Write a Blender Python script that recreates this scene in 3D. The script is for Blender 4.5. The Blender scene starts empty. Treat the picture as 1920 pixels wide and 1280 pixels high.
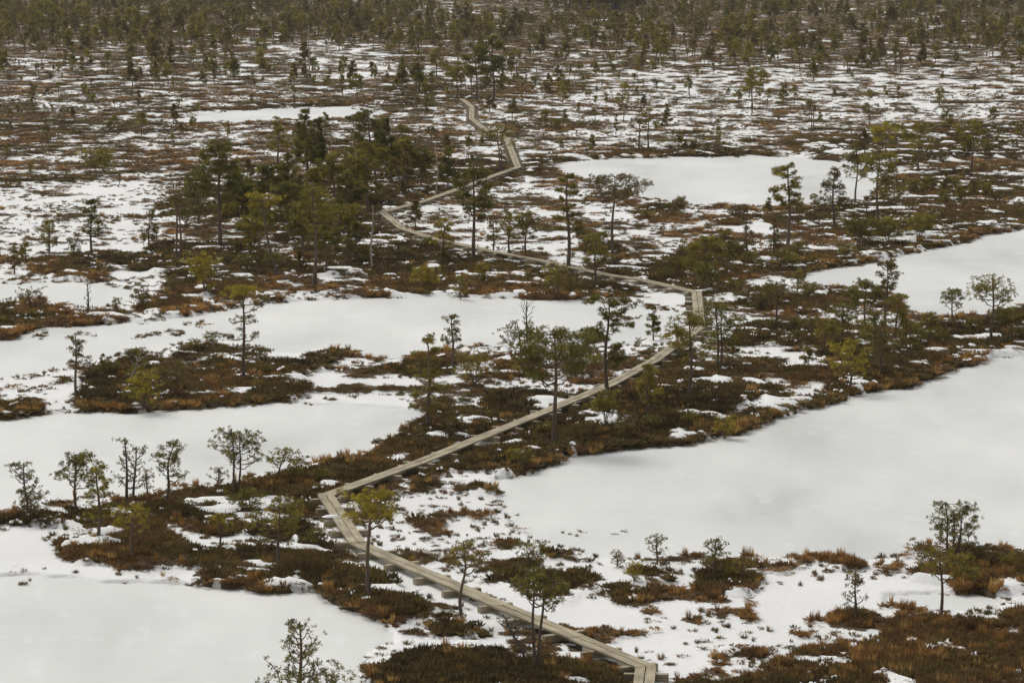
import bpy, math, random
import numpy as np
sc = bpy.context.scene
# ---------------------------------------------------------------- camera, sky, sun, exposure
H = 18.0                                   # eye height above the ice (an observation tower)
TH = math.asin(770 / 5500.0)               # pitch below the horizon
F = 5500.0 * math.cos(TH)                  # focal length in photo pixels (1920 wide)
cam = bpy.data.cameras.new('camera'); camo = bpy.data.objects.new('camera', cam)
sc.collection.objects.link(camo); sc.camera = camo
cam.sensor_width = 36; cam.lens = F / 1920 * 36; cam.clip_start = 1; cam.clip_end = 9000
camo.location = (0, 0, H); camo.rotation_euler = (math.pi / 2 - TH, 0, 0)

world = bpy.data.worlds.new('World'); sc.world = world; world.use_nodes = True
wn = world.node_tree.nodes; wl = world.node_tree.links
bg = wn['Background']; sky = wn.new('ShaderNodeTexSky'); sky.sky_type = 'NISHITA'; sky.sun_disc = False
SUN_EL, SUN_AZ = math.radians(48), math.radians(-35)     # high soft sun behind cloud, from the left front
sky.sun_elevation = SUN_EL; sky.sun_rotation = SUN_AZ; sky.air_density = 1.0; sky.dust_density = 4.0; sky.ozone_density = 0.5
hs = wn.new('ShaderNodeHueSaturation'); hs.inputs['Saturation'].default_value = 0.12   # closed grey cloud
wl.new(sky.outputs[0], hs.inputs['Color']); wl.new(hs.outputs[0], bg.inputs['Color'])
bg.inputs['Strength'].default_value = 0.12
sun = bpy.data.lights.new('sun', 'SUN'); suno = bpy.data.objects.new('sun', sun); sc.collection.objects.link(suno)
sun.energy = 1.5; sun.angle = math.radians(20); sun.color = (1, 0.955, 0.87)
suno.rotation_euler = (math.pi / 2 - SUN_EL, 0, -SUN_AZ + math.pi)
suno.location = (0, 0, 60)
sc.view_settings.view_transform = 'Standard'; sc.view_settings.look = 'None'
sc.view_settings.gamma = 1.0; sc.view_settings.exposure = 0.04

C = sc.collection
ST, CT = math.sin(TH), math.cos(TH)
def ray(px, py, z=0.0):
    """photo pixel -> point on the plane at height z"""
    u, vc = px - 960.0, py - 640.0
    dn = F * ST + vc * CT
    t = (H - z) / dn
    return u * t, (F * CT - vc * ST) * t
def to_px(x, y, z=0.0):
    dz = H - z
    d = y * CT + dz * ST
    return 960 + F * x / d, 640 + F * (dz * CT - y * ST) / d
def px_per_m(x, y): return F / (y * CT + H * ST)

# ---------------------------------------------------------------- noise
def hash2(ix, iy, seed):
    n = (ix.astype(np.int64) * 374761393 + iy.astype(np.int64) * 668265263 + seed * 144665) & 0x7fffffff
    n = ((n ^ (n >> 13)) * 1274126177) & 0x7fffffff
    return ((n ^ (n >> 16)) & 0xffff) / 65535.0
def vnoise(x, y, seed=0):
    ix, iy = np.floor(x), np.floor(y); fx, fy = x - ix, y - iy
    fx = fx * fx * (3 - 2 * fx); fy = fy * fy * (3 - 2 * fy)
    a = hash2(ix, iy, seed); b = hash2(ix + 1, iy, seed); c = hash2(ix, iy + 1, seed); d = hash2(ix + 1, iy + 1, seed)
    return (a * (1 - fx) + b * fx) * (1 - fy) + (c * (1 - fx) + d * fx) * fy
def fbm(x, y, seed=0, o=4, gain=.5):
    s = 0; a = 1; t = 0
    for k in range(o):
        s = s + a * vnoise(x * 2**k + 17.3 * k, y * 2**k - 9.1 * k, seed + k); t += a; a *= gain
    return s / t
def sstep(a, b, x):
    t = np.clip((x - a) / (b - a), 0, 1); return t * t * (3 - 2 * t)

# ---------------------------------------------------------------- the map of the bog, traced in photo pixels and laid on the ground
X0, X1, Y0, Y1, CS = -700, 2620, -60, 1560, 3
gw, gh = (X1 - X0) // CS, (Y1 - Y0) // CS
gx, gy = np.meshgrid(X0 + CS * (np.arange(gw) + .5), Y0 + CS * (np.arange(gh) + .5))
def inpoly(poly, x=gx, y=gy):
    r = np.zeros(x.shape, bool); n = len(poly)
    for i in range(n):
        (ax, ay), (bx, by) = poly[i], poly[(i + 1) % n]
        if ay == by: continue
        r ^= ((ay > y) != (by > y)) & (x < (bx - ax) * (y - ay) / (by - ay) + ax)
    return r
def blur(a, k):
    for ax in (0, 1):
        for _ in range(2):
            p = np.pad(a, [(k, k) if i == ax else (0, 0) for i in (0, 1)], mode='edge')
            c = np.cumsum(np.insert(p, 0, 0, axis=ax), axis=ax)
            a = (np.take(c, range(2 * k + 1, c.shape[ax]), ax) - np.take(c, range(0, c.shape[ax] - 2 * k - 1), ax)) / (2 * k + 1)
    return a
PONDS = [
 ('lower left', [(-680,1072),(0,1079),(60,1077),(130,1082),(200,1088),(270,1092),(330,1092),(372,1100),(430,1107),(500,1109),(560,1111),(600,1117),(628,1130),(645,1142),(690,1158),(720,1170),(735,1190),(712,1212),(690,1235),(675,1262),(700,1290),(720,1540),(-680,1540)]),
 ('left', [(-680,800),(0,787),(60,779),(150,773),(270,773),(350,768),(420,763),(480,758),(550,757),(640,760),(700,763),(760,767),(792,773),(785,786),(760,802),(730,818),(704,834),(690,847),(640,860),(600,866),(570,870),(540,884),(500,891),(467,895),(410,906),(367,911),(320,916),(300,924),(233,934),(83,949),(33,957),(0,960),(-680,985)]),
 ('middle', [(-680,650),(0,640),(30,636),(80,612),(150,611),(250,606),(330,598),(400,586),(470,574),(540,568),(600,563),(700,557),(760,557),(850,558),(960,559),(1060,561),(1110,564),(1190,575),(1250,582),(1296,585),(1290,610),(1250,628),(1200,640),(1175,652),(1100,655),(1000,655),(930,650),(880,652),(800,668),(740,676),(690,670),(660,660),(600,652),(560,664),(500,658),(470,648),(400,640),(330,645),(300,662),(230,662),(170,680),(100,696),(60,708),(0,712),(-680,725)]),
 ('upper', [(1042,306),(1090,300),(1150,298),(1300,294),(1420,292),(1500,296),(1560,302),(1640,307),(1700,314),(1720,320),(1680,330),(1645,345),(1640,366),(1600,378),(1500,384),(1400,386),(1290,383),(1220,375),(1180,365),(1110,345),(1090,336),(1050,323),(1036,313)]),
 ('right', [(2600,395),(1920,430),(1880,436),(1850,440),(1820,453),(1760,465),(1700,477),(1620,496),(1540,504),(1512,513),(1502,526),(1520,536),(1590,541),(1640,546),(1690,556),(1700,582),(1730,594),(1790,598),(1850,588),(1890,574),(1920,569),(2600,550)]),
 ('large right', [(2600,640),(1920,668),(1870,670),(1840,680),(1800,692),(1762,700),(1740,714),(1700,725),(1660,732),(1600,745),(1580,753),(1500,769),(1480,780),(1440,789),(1400,811),(1380,819),(1330,822),(1280,836),(1230,840),(1150,849),(1080,857),(1040,869),(1005,884),(960,892),(930,905),(945,940),(965,985),(1010,1015),(1060,1030),(1130,1045),(1220,1052),(1300,1045),(1400,1042),(1500,1044),(1600,1046),(1690,1042),(1740,1030),(1800,1024),(1860,1026),(1920,1034),(2600,1050)]),
 ('small left', [(-680,532),(0,531),(130,527),(190,531),(250,545),(258,554),(240,566),(200,575),(165,579),(110,570),(60,560),(0,566),(-680,570)]),
 ('far left', [(225,229),(330,223),(430,208),(540,203),(620,200),(720,206),(740,214),(680,222),(560,225),(430,231),(340,232)]),
 ('lower right', [(1672,1118),(1760,1110),(1840,1118),(1880,1132),(1852,1150),(1800,1150),(1740,1145),(1690,1146),(1675,1135)]),
]
def ell(cx, cy, a, b):
    return [(cx + a * math.cos(t), cy + b * math.sin(t)) for t in np.linspace(0, 2 * math.pi, 14, endpoint=False)]
# (density of dwarf shrubs, outline) painted in order
ZONES = [
 (.60, [(-680,-60),(2600,-60),(2600,60),(-680,60)]), (.66, [(-680,60),(960,60),(960,110),(-680,110)]), (.62, [(960,60),(2600,60),(2600,100),(960,100)]),
 (.62, [(-680,110),(860,110),(860,180),(-680,180)]), (.56, [(960,100),(2600,100),(2600,135),(960,135)]),
 (.34, [(620,70),(740,90),(760,140),(690,150),(600,140),(480,95),(450,75)]), (.30, [(760,8),(900,8),(880,35),(770,32)]),
 (.44, [(-680,180),(860,180),(860,335),(-680,335)]), (.72, [(-680,195),(60,195),(150,215),(170,260),(60,290),(-680,290)]),
 (.30, [(960,135),(2600,135),(2600,265),(960,285)]), (.42, [(1350,130),(1500,120),(1560,150),(1400,170)]), (.5, [(1600,95),(1920,100),(1920,150),(1700,150)]),
 (.10, [(-680,335),(320,340),(300,400),(420,440),(250,480),(60,470),(-680,490)]), (.2, [(-680,380),(150,390),(140,430),(-680,430)]),
 (.26, [(860,330),(1060,330),(1180,375),(1330,395),(1330,460),(1280,480),(1100,490),(900,460),(720,400)]),
 (.9, [(290,226),(340,218),(420,206),(470,190),(560,190),(700,186),(720,200),(560,201),(430,206)]), (.85, [(180,238),(380,233),(400,246),(200,252)]),
 (.82, [(690,190),(720,165),(800,150),(870,172),(900,150),(1000,150),(1100,152),(1130,160),(1050,175),(930,188),(860,195),(760,203),(690,205)]),
 (.75, [(500,262),(640,255),(850,262),(870,280),(640,285),(520,280)]),
 (.75, [(160,292),(240,285),(330,290),(340,310),(220,318),(170,312)]), (.75, [(-680,330),(0,332),(90,328),(170,335),(150,345),(0,352),(-680,360)]),
 (.80, [(930,228),(1000,226),(1120,226),(1160,236),(1060,242),(960,240)]), (.8, [(955,238),(1060,240),(1070,250),(980,252)]),
 (.94, [(975,312),(1010,290),(1130,281),(1340,268),(1440,281),(1480,290),(1400,292),(1200,296),(1080,300),(1042,304),(1036,316),(1050,326),(1000,330)]),
 (.90, [(1465,266),(1500,250),(1560,246),(1640,240),(1750,235),(1920,226),(2600,215),(2600,300),(1920,300),(1800,300),(1720,312),(1690,310),(1640,300),(1600,290),(1550,300),(1500,287)]),
 (.86, [(1690,306),(2600,300),(2600,400),(1920,428),(1850,438),(1810,453),(1760,466),(1690,478),(1620,494),(1540,503),(1450,506),(1400,522),(1372,560),(1310,546),(1280,520),(1250,500),(1200,500),(1120,494),(1180,475),(1280,472),(1300,458),(1350,440),(1330,412),(1400,398),(1450,402),(1540,387),(1560,377),(1640,377),(1650,345)]),
 (.36, [(1290,418),(1380,420),(1470,428),(1540,425),(1530,440),(1450,446),(1330,440)]), (.36, [(1370,452),(1480,440),(1620,455),(1600,470),(1480,464),(1400,472)]),
 (.45, [(1300,390),(1340,380),(1400,396),(1330,412)]),
 (.88, [(1190,395),(1230,378),(1275,384),(1290,400),(1250,412),(1200,415)]), (.8, [(1090,362),(1160,358),(1205,368),(1190,380),(1110,378)]),
 (.90, [(1370,557),(1420,541),(1500,551),(1520,541),(1590,546),(1688,560),(1685,582),(1600,577),(1490,588),(1400,578)]),
 (.96, [(295,392),(330,366),(400,350),(480,340),(560,330),(640,330),(700,300),(760,290),(850,300),(930,292),(982,310),(972,332),(880,352),(800,380),(722,396),(722,430),(780,450),(860,470),(960,490),(1090,515),(1200,540),(1150,556),(1060,560),(950,556),(800,548),(700,552),(640,556),(560,562),(470,567),(420,552),(300,547),(330,520),(250,502),(250,480),(300,452),(420,448),(445,428),(330,420)]),
 (.40, [(340,395),(410,410),(480,430),(500,450),(420,450),(300,430)]), (.52, [(480,512),(700,512),(720,545),(560,558),(480,550)]), (.5, [(440,430),(500,430),(560,470),(500,480)]),
 (.95, [(1080,500),(1200,488),(1300,478),(1370,500),(1352,540),(1310,546),(1200,524)]), (.88, [(1085,380),(1095,430),(1180,470),(1100,480),(1090,440)]),
 (.93, [(50,492),(60,476),(130,471),(240,466),(245,490),(190,507),(190,521),(110,521),(60,507)]),
 (.92, [(-680,580),(0,572),(60,561),(110,573),(165,583),(240,581),(242,604),(150,609),(80,606),(30,632),(0,640),(-680,645)]),
 (.92, [(250,570),(300,552),(370,560),(398,575),(380,592),(280,590)]),
 (.07, [(-680,652),(0,645),(250,610),(470,580),(480,640),(300,658),(0,710),(-680,720)]),
 (.90, [(1380,612),(1400,604),(1480,596),(1560,600),(1600,611),(1690,616),(1760,606),(1830,599),(1880,581),(1920,571),(2600,552),(2600,640),(1920,668),(1840,680),(1740,714),(1600,745),(1480,780),(1380,819),(1280,836),(1150,849),(1040,869),(1005,884),(930,886),(860,876),(800,888),(740,900),(660,928),(598,924),(640,900),(690,850),(760,805),(800,772),(880,762),(950,786),(1040,745),(1140,716),(1210,690),(1290,650)]),
 (.55, [(770,652),(880,655),(1000,660),(1180,655),(1260,636),(1290,640),(1200,690),(1130,722),(1040,745),(960,785),(880,765),(800,770),(770,740)]),
 (.92, [(925,662),(1000,660),(1010,690),(940,705)]), (.90, [(700,682),(770,672),(870,668),(880,680),(780,705),(720,700)]), (.9, [(920,735),(1020,730),(1035,750),(960,770),(900,760)]),
 (.45, [(1300,640),(1400,645),(1540,648),(1530,668),(1440,690),(1380,680),(1300,690)]), (.35, [(1405,690),(1450,695),(1500,712),(1560,712),(1560,735),(1490,738),(1420,705)]),
 (.30, [(1410,740),(1435,745),(1380,785),(1350,785)]), (.3, [(1370,586),(1490,590),(1610,582),(1690,598),(1600,605),(1480,594),(1380,608)]),
 (.97, [(150,772),(150,737),(160,702),(200,677),(250,666),(330,682),(330,656),(390,642),(450,652),(540,668),(605,682),(572,702),(576,722),(550,757),(420,766),(260,774)]),
 (.5, [(330,670),(380,672),(400,690),(340,692)]),
 (.85, [(-680,755),(0,752),(60,750),(92,770),(60,779),(0,784),(-680,790)]), (.75, [(70,722),(110,705),(145,708),(120,735),(80,735)]),
 (.92, [(580,660),(640,648),(668,656),(630,674),(600,697),(575,685)]), (.36, [(630,682),(700,682),(790,705),(770,740),(650,738),(575,725),(600,697)]), (.0, [(556,740),(650,742),(770,745),(795,768),(640,757),(550,757)]),
 (.10, [(0,712),(100,698),(150,735),(145,770),(95,768),(60,746),(0,750)]),
 (.90, [(-680,985),(0,966),(90,955),(180,945),(240,935),(310,925),(400,910),(440,900),(500,895),(545,885),(600,868),(650,862),(690,868),(700,880),(640,905),(600,925),(600,960),(620,1000),(640,1030),(660,1045),(720,1068),(760,1100),(790,1110),(815,1135),(780,1150),(700,1155),(640,1138),(600,1116),(560,1110),(500,1109),(380,1106),(345,1085),(400,1066),(390,1052),(300,1045),(240,1056),(150,1052),(108,1036),(115,1010),(60,992),(0,992),(-680,1010)]),
 (.02, [(-680,1012),(0,994),(60,994),(112,1012),(106,1038),(150,1056),(240,1058),(300,1049),(390,1056),(340,1086),(372,1100),(330,1092),(200,1088),(60,1077),(0,1079),(-680,1072)]),
 (.15, [(0,982),(60,975),(130,985),(180,1000),(130,1008),(60,992),(0,992)]),
 (.12, [(285,968),(310,985),(330,1012),(400,1020),(500,1012),(545,1024),(560,1014),(480,1002),(410,998),(350,990),(320,968)]), (.25, [(330,965),(384,965),(380,985),(340,982)]), (.3, [(560,960),(600,955),(630,1005),(600,1010),(570,990)]),
 (.88, [(800,1150),(840,1145),(905,1165),(905,1188),(860,1194),(815,1185)]), (.34, [(640,1030),(690,1045),(840,1110),(960,1160),(900,1165),(820,1140),(760,1100)]),
 (.20, [(740,890),(860,885),(935,905),(960,990),(1010,1020),(900,1060),(800,1040),(720,1010),(700,950)]), (.8, ell(890,918,38,11)), (.8, ell(1000,887,16,8)), (.7, ell(800,905,26,10)), (.75, ell(800,970,40,14)),
 (.42, [(840,1020),(1000,1015),(1040,1040),(1010,1060),(900,1085),(820,1050)]), (.85, ell(1010,1038,26,12)), (.7, ell(960,1012,30,8)),
 (.74, [(890,1088),(960,1060),(1040,1068),(1080,1060),(1150,1066),(1200,1058),(1272,1068),(1278,1080),(1230,1086),(1272,1106),(1240,1126),(1180,1132),(1130,1106),(1080,1110),(1060,1132),(1000,1122),(930,1094)]),
 (.32, [(1080,1115),(1180,1130),(1260,1125),(1240,1175),(1150,1190),(1060,1160)]), (.13, [(1240,1120),(1420,1130),(1560,1150),(1560,1200),(1400,1250),(1240,1270),(1180,1230),(1250,1180)]),
 (.5, ell(1320,1150,45,22)), (.75, ell(1400,1212,70,14)), (.55, ell(1450,1165,40,10)),
 (.95, [(1298,1092),(1330,1066),(1370,1050),(1420,1062),(1426,1090),(1385,1122),(1330,1116)]), (.6, ell(1370,1120,50,10)), (.8, ell(1590,1054,46,9)), (.55, ell(1505,1053,30,6)), (.7, ell(1440,1080,22,8)),
 (.85, ell(1610,1156,45,13)), (.97, [(1698,1078),(1740,1054),(1790,1030),(1840,1030),(1880,1046),(1920,1037),(2600,1040),(2600,1105),(1920,1100),(1860,1116),(1800,1112),(1780,1088),(1720,1082)]),
 (.0, [(1420,1090),(1530,1078),(1700,1082),(1760,1092),(1740,1110),(1680,1116),(1560,1140),(1470,1180),(1420,1150)]),
 (.86, [(1380,1262),(1450,1236),(1500,1222),(1570,1203),(1640,1190),(1680,1160),(1760,1150),(1810,1158),(1850,1163),(1920,1140),(2600,1120),(2600,1540),(1230,1540),(1230,1290)]), (.2, [(1800,1178),(1920,1172),(1920,1186),(1810,1190)]),
 (.95, [(692,1244),(740,1226),(800,1212),(850,1202),(900,1206),(960,1216),(1010,1226),(1100,1240),(1160,1236),(1178,1262),(1170,1540),(740,1540),(715,1290)]), (.12, [(690,1160),(820,1192),(960,1200),(1000,1222),(850,1200),(700,1238)]),
]
dens = np.full(gx.shape, .3)
for d, p in ZONES: dens[inpoly(p)] = d
dens = blur(dens, 1)
ice = np.zeros(gx.shape)
for _, p in PONDS: ice[inpoly(p)] = 1
SPARSE_ICE = np.where((gx < 480) & (gy > 575) & (gy < 720), .06, 0.)
dens_ice = SPARSE_ICE
shore_map = blur(ice, 5)
ice = blur(ice, 1)
def look(g, px, py):
    fx = np.clip((px - X0) / CS - .5, 0, gw - 1.001); fy = np.clip((py - Y0) / CS - .5, 0, gh - 1.001)
    ix, iy = fx.astype(int), fy.astype(int); fx, fy = fx - ix, fy - iy
    return (g[iy, ix] * (1 - fx) + g[iy, ix + 1] * fx) * (1 - fy) + (g[iy + 1, ix] * (1 - fx) + g[iy + 1, ix + 1] * fx) * fy

# boardwalk centre line (photo pixels on the plank plane)
PLANK_Z = 0.34
BW_PX = [(1190,1420),(1211,1247),(940,1133),(670,1016),(611,927),(780,867),(905,817),(1020,771),(1140,721),(1226,675),(1313,611),(1306,547),(1210,525),(1140,514),(1007,486),(917,469),(812,446),(755,428),(717,397),(800,375),(907,336),(971,313),(950,259),(908,241),(884,222),(885,200),(866,185)]
BW = np.array([ray(x, y, PLANK_Z) for x, y in BW_PX])
def bw_dist(x, y):
    d = np.full(x.shape, 1e9)
    for a, b in zip(BW[:-1], BW[1:]):
        ab = b - a; L2 = ab @ ab
        t = np.clip(((x - a[0]) * ab[0] + (y - a[1]) * ab[1]) / L2, 0, 1)
        d = np.minimum(d, np.hypot(x - a[0] - t * ab[0], y - a[1] - t * ab[1]))
    return d
_s = np.random.RandomState(1); _u = fbm(_s.rand(60000) * 900, _s.rand(60000) * 900, 5, 4, .66); _u.sort()
def unif(x, y):
    return np.searchsorted(_u, fbm(x / 1.55, y / 1.55, 5, 4, .66)) / len(_u)
def bog(x, y):
    """-> ice (0..1), shrub cover (0..1), ground height"""
    ok = (y > 40)
    wx = x + .55 * (fbm(x / 1.3, y / 1.3, 31, 3) - .5); wy = y + 1.3 * (fbm(x / 1.3, y / 1.3, 47, 3) - .5)
    px, py = to_px(wx, np.maximum(wy, 40))
    ic = np.where(ok, look(ice, px, py), 0)
    D = np.where(ok, look(dens, *to_px(wx, np.maximum(wy, 40), .2)), .5)      # shrub tops stand a little above the ice
    n = unif(x, y)
    D = D * (.76 + .225 * sstep(.6, .9, D) - .30 * sstep(110, 420, y) * (1 - .72 * sstep(.75, .92, D)) + .22 * sstep(340, 500, y))
    cov = sstep(-.04, .08, D - n) * (D > .015)
    lump = fbm(x / 1.9, y / 1.9, 71, 3)
    drift = sstep(.45, .85, D) * (1 - cov) * (.16 + .10 * np.clip(y / 200, 0, 1.5))          # snow lies heaped between the shrubs
    land = .05 + .05 * (fbm(x / 3, y / 3, 91, 3)) + cov * (.03 + .18 * (lump - .25)) + drift
    bd = bw_dist(x, y)
    near = sstep(1.3, .45, bd)
    land = land * (1 - near) + .10 * near
    shore = sstep(.25, .75, ic)
    z = land * (1 - shore) - .22 * shore
    return ic, cov * (1 - sstep(.35, .65, ic)), z, bd, D, sstep(-.02, .30, D - n)
def gz(x, y):
    return float(bog(np.array([float(x)]), np.array([float(y)]))[2][0])
def place(px, py):
    z = .08
    for _ in range(4):
        x, y = ray(px, py, z); z = gz(x, y)
        z = max(z, 0)
    return x, y, z

# ---------------------------------------------------------------- materials
def mat(name):
    m = bpy.data.materials.new(name); m.use_nodes = True
    nt = m.node_tree; b = nt.nodes['Principled BSDF']; b.inputs['Roughness'].default_value = .85
    b.inputs['Specular IOR Level'].default_value = .2
    return m, nt, b
def N(nt, t, **kw):
    n = nt.nodes.new(t)
    for k, v in kw.items():
        if k in n.inputs.keys(): n.inputs[k].default_value = v
        else: setattr(n, k, v)
    return n
def ramp(nt, stops):
    r = nt.nodes.new('ShaderNodeValToRGB'); e = r.color_ramp.elements
    while len(e) > 1: e.remove(e[-1])
    e[0].position = stops[0][0]; e[0].color = (*stops[0][1], 1)
    for p, c in stops[1:]:
        k = e.new(p); k.color = (*c, 1)
    return r
def mix(nt, fac, a, b):
    m = nt.nodes.new('ShaderNodeMix'); m.data_type = 'RGBA'
    for s, v in ((0, fac), (6, a), (7, b)):
        if hasattr(v, 'links'): nt.links.new(v, m.inputs[s])
        else: m.inputs[s].default_value = v if s == 0 else (*v, 1)
    return m.outputs[2]
# ground: snow over brown moss
m_ground, nt, b = mat('snow_and_moss')
L = nt.links
geo = N(nt, 'ShaderNodeNewGeometry'); at = N(nt, 'ShaderNodeAttribute', attribute_name='cover')
n1 = N(nt, 'ShaderNodeTexNoise', Scale=1.1, Detail=8.0, Roughness=.65); L.new(geo.outputs['Position'], n1.inputs['Vector'])
n2 = N(nt, 'ShaderNodeTexNoise', Scale=7.0, Detail=4.0, Roughness=.7); L.new(geo.outputs['Position'], n2.inputs['Vector'])
n3 = N(nt, 'ShaderNodeTexNoise', Scale=.22, Detail=3.0); L.new(geo.outputs['Position'], n3.inputs['Vector'])
snow = mix(nt, n3.outputs[0], (.64, .642, .63), (.81, .81, .80))
r_moss = ramp(nt, [(.3, (.040, .030, .016)), (.5, (.075, .053, .025)), (.62, (.095, .058, .028)), (.75, (.07, .060, .025))]); L.new(n1.outputs[0], r_moss.inputs[0])
a1 = N(nt, 'ShaderNodeMath', operation='MULTIPLY_ADD'); L.new(n2.outputs[0], a1.inputs[0]); a1.inputs[1].default_value = 1.5; L.new(at.outputs['Fac'], a1.inputs[2])
a2 = N(nt, 'ShaderNodeMapRange'); L.new(a1.outputs[0], a2.inputs[0]); a2.inputs[1].default_value = 1.12; a2.inputs[2].default_value = 1.28
L.new(mix(nt, a2.outputs[0], snow, r_moss.outputs[0]), b.inputs['Base Color'])
bp = N(nt, 'ShaderNodeBump', Strength=.5, Distance=.08); L.new(n2.outputs[0], bp.inputs['Height']); L.new(bp.outputs[0], b.inputs['Normal'])
# ice with wind-blown snow
m_ice, nt, b = mat('snowy_ice'); L = nt.links
geo = N(nt, 'ShaderNodeNewGeometry'); mp = N(nt, 'ShaderNodeMapping'); mp.inputs['Scale'].default_value = (1, .45, 1); L.new(geo.outputs['Position'], mp.inputs[0])
n1 = N(nt, 'ShaderNodeTexNoise', Scale=.16, Detail=6.0, Roughness=.55); L.new(mp.outputs[0], n1.inputs['Vector'])
n2 = N(nt, 'ShaderNodeTexNoise', Scale=1.3, Detail=6.0, Roughness=.6); L.new(mp.outputs[0], n2.inputs['Vector'])
r1 = ramp(nt, [(.30, (.49, .498, .48)), (.42, (.57, .576, .56)), (.55, (.625, .63, .612)), (.72, (.70, .70, .68))]); L.new(n1.outputs[0], r1.inputs[0])
r2 = ramp(nt, [(.55, (0, 0, 0)), (.75, (.42, .42, .42))]); L.new(n2.outputs[0], r2.inputs[0])
L.new(mix(nt, r2.outputs[0], r1.outputs[0], (.74, .745, .74)), b.inputs['Base Color']); b.inputs['Roughness'].default_value = .6
# dwarf shrubs, coloured per plant
def plant_mat(name, stops, instancer=True, transl=.25):
    m, nt, b = mat(name); L = nt.links
    a = N(nt, 'ShaderNodeAttribute', attribute_name='tint')
    if instancer: a.attribute_type = 'INSTANCER'
    r = ramp(nt, stops); L.new(a.outputs['Fac'], r.inputs[0]); L.new(r.outputs[0], b.inputs['Base Color'])
    tr = N(nt, 'ShaderNodeBsdfTranslucent'); L.new(r.outputs[0], tr.inputs[0])
    ms = N(nt, 'ShaderNodeMixShader'); ms.inputs[0].default_value = transl
    L.new(b.outputs[0], ms.inputs[1]); L.new(tr.outputs[0], ms.inputs[2]); L.new(ms.outputs[0], nt.nodes['Material Output'].inputs[0])
    return m
m_heath = plant_mat('heath_twigs', [(0, (.05, .036, .018)), (.20, (.105, .075, .032)), (.40, (.17, .130, .044)), (.55, (.20, .118, .050)), (.70, (.155, .090, .050)), (.84, (.42, .23, .070)), (1, (.66, .46, .17))])
PINE_STOPS = {
 'dark':   [(0, (.078, .074, .020)), (.5, (.18, .166, .040)), (1, (.32, .28, .072))],
 'olive':  [(0, (.115, .102, .022)), (.5, (.26, .222, .046)), (1, (.43, .345, .080))],
 'yellow': [(0, (.165, .138, .020)), (.5, (.35, .285, .038)), (1, (.52, .41, .065))],
 'brown':  [(0, (.098, .077, .028)), (.5, (.19, .148, .050)), (1, (.29, .22, .082))]}
m_pine = {k: plant_mat('pine_needles_' + k, v, False, .35) for k, v in PINE_STOPS.items()}
def bark(name, lo, hi, dark):
    m, nt, b = mat(name); L = nt.links
    a = N(nt, 'ShaderNodeAttribute', attribute_name='hfrac'); tc = N(nt, 'ShaderNodeTexCoord')
    n = N(nt, 'ShaderNodeTexNoise', Scale=9.0, Detail=5.0); L.new(tc.outputs['Object'], n.inputs['Vector'])
    L.new(mix(nt, n.outputs[0], mix(nt, a.outputs['Fac'], lo, hi), dark), b.inputs['Base Color'])
    bp = N(nt, 'ShaderNodeBump', Strength=.6, Distance=.03); L.new(n.outputs[0], bp.inputs['Height']); L.new(bp.outputs[0], b.inputs['Normal'])
    return m
m_bark = bark('pine_bark', (.20, .165, .13), (.27, .155, .09), (.085, .066, .052))
m_dead = bark('weathered_deadwood', (.17, .15, .125), (.20, .18, .15), (.08, .07, .055))
m_birch = bark('birch_bark', (.52, .47, .38), (.60, .56, .47), (.22, .19, .15))
m_twig = bark('bare_twigs', (.12, .10, .075), (.16, .13, .10), (.06, .05, .04))
m_wood, nt, b = mat('weathered_planks'); L = nt.links
a = N(nt, 'ShaderNodeAttribute', attribute_name='wood'); mp = N(nt, 'ShaderNodeMapping'); mp.inputs['Scale'].default_value = (.8, 16, 5); L.new(a.outputs['Vector'], mp.inputs[0])
n1 = N(nt, 'ShaderNodeTexNoise', Scale=1.6, Detail=6.0, Roughness=.65); L.new(mp.outputs[0], n1.inputs['Vector'])
n2 = N(nt, 'ShaderNodeTexNoise', Scale=1.1, Detail=3.0); L.new(a.outputs['Vector'], n2.inputs['Vector'])
r1 = ramp(nt, [(.3, (.24, .205, .145)), (.5, (.37, .325, .24)), (.7, (.46, .41, .315))]); L.new(n1.outputs[0], r1.inputs[0])
r2 = ramp(nt, [(.35, (.66, .64, .58)), (.65, (1.08, 1.06, 1.0))]); L.new(n2.outputs[0], r2.inputs[0])
mm = N(nt, 'ShaderNodeMix'); mm.data_type = 'RGBA'; mm.blend_type = 'MULTIPLY'; mm.inputs[0].default_value = 1; L.new(r1.outputs[0], mm.inputs[6]); L.new(r2.outputs[0], mm.inputs[7])
L.new(mm.outputs[2], b.inputs['Base Color'])
bp = N(nt, 'ShaderNodeBump', Strength=.35, Distance=.01); L.new(n1.outputs[0], bp.inputs['Height']); L.new(bp.outputs[0], b.inputs['Normal'])
m_snow, nt, b = mat('snow'); b.inputs['Base Color'].default_value = (.84, .84, .835, 1)

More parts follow.
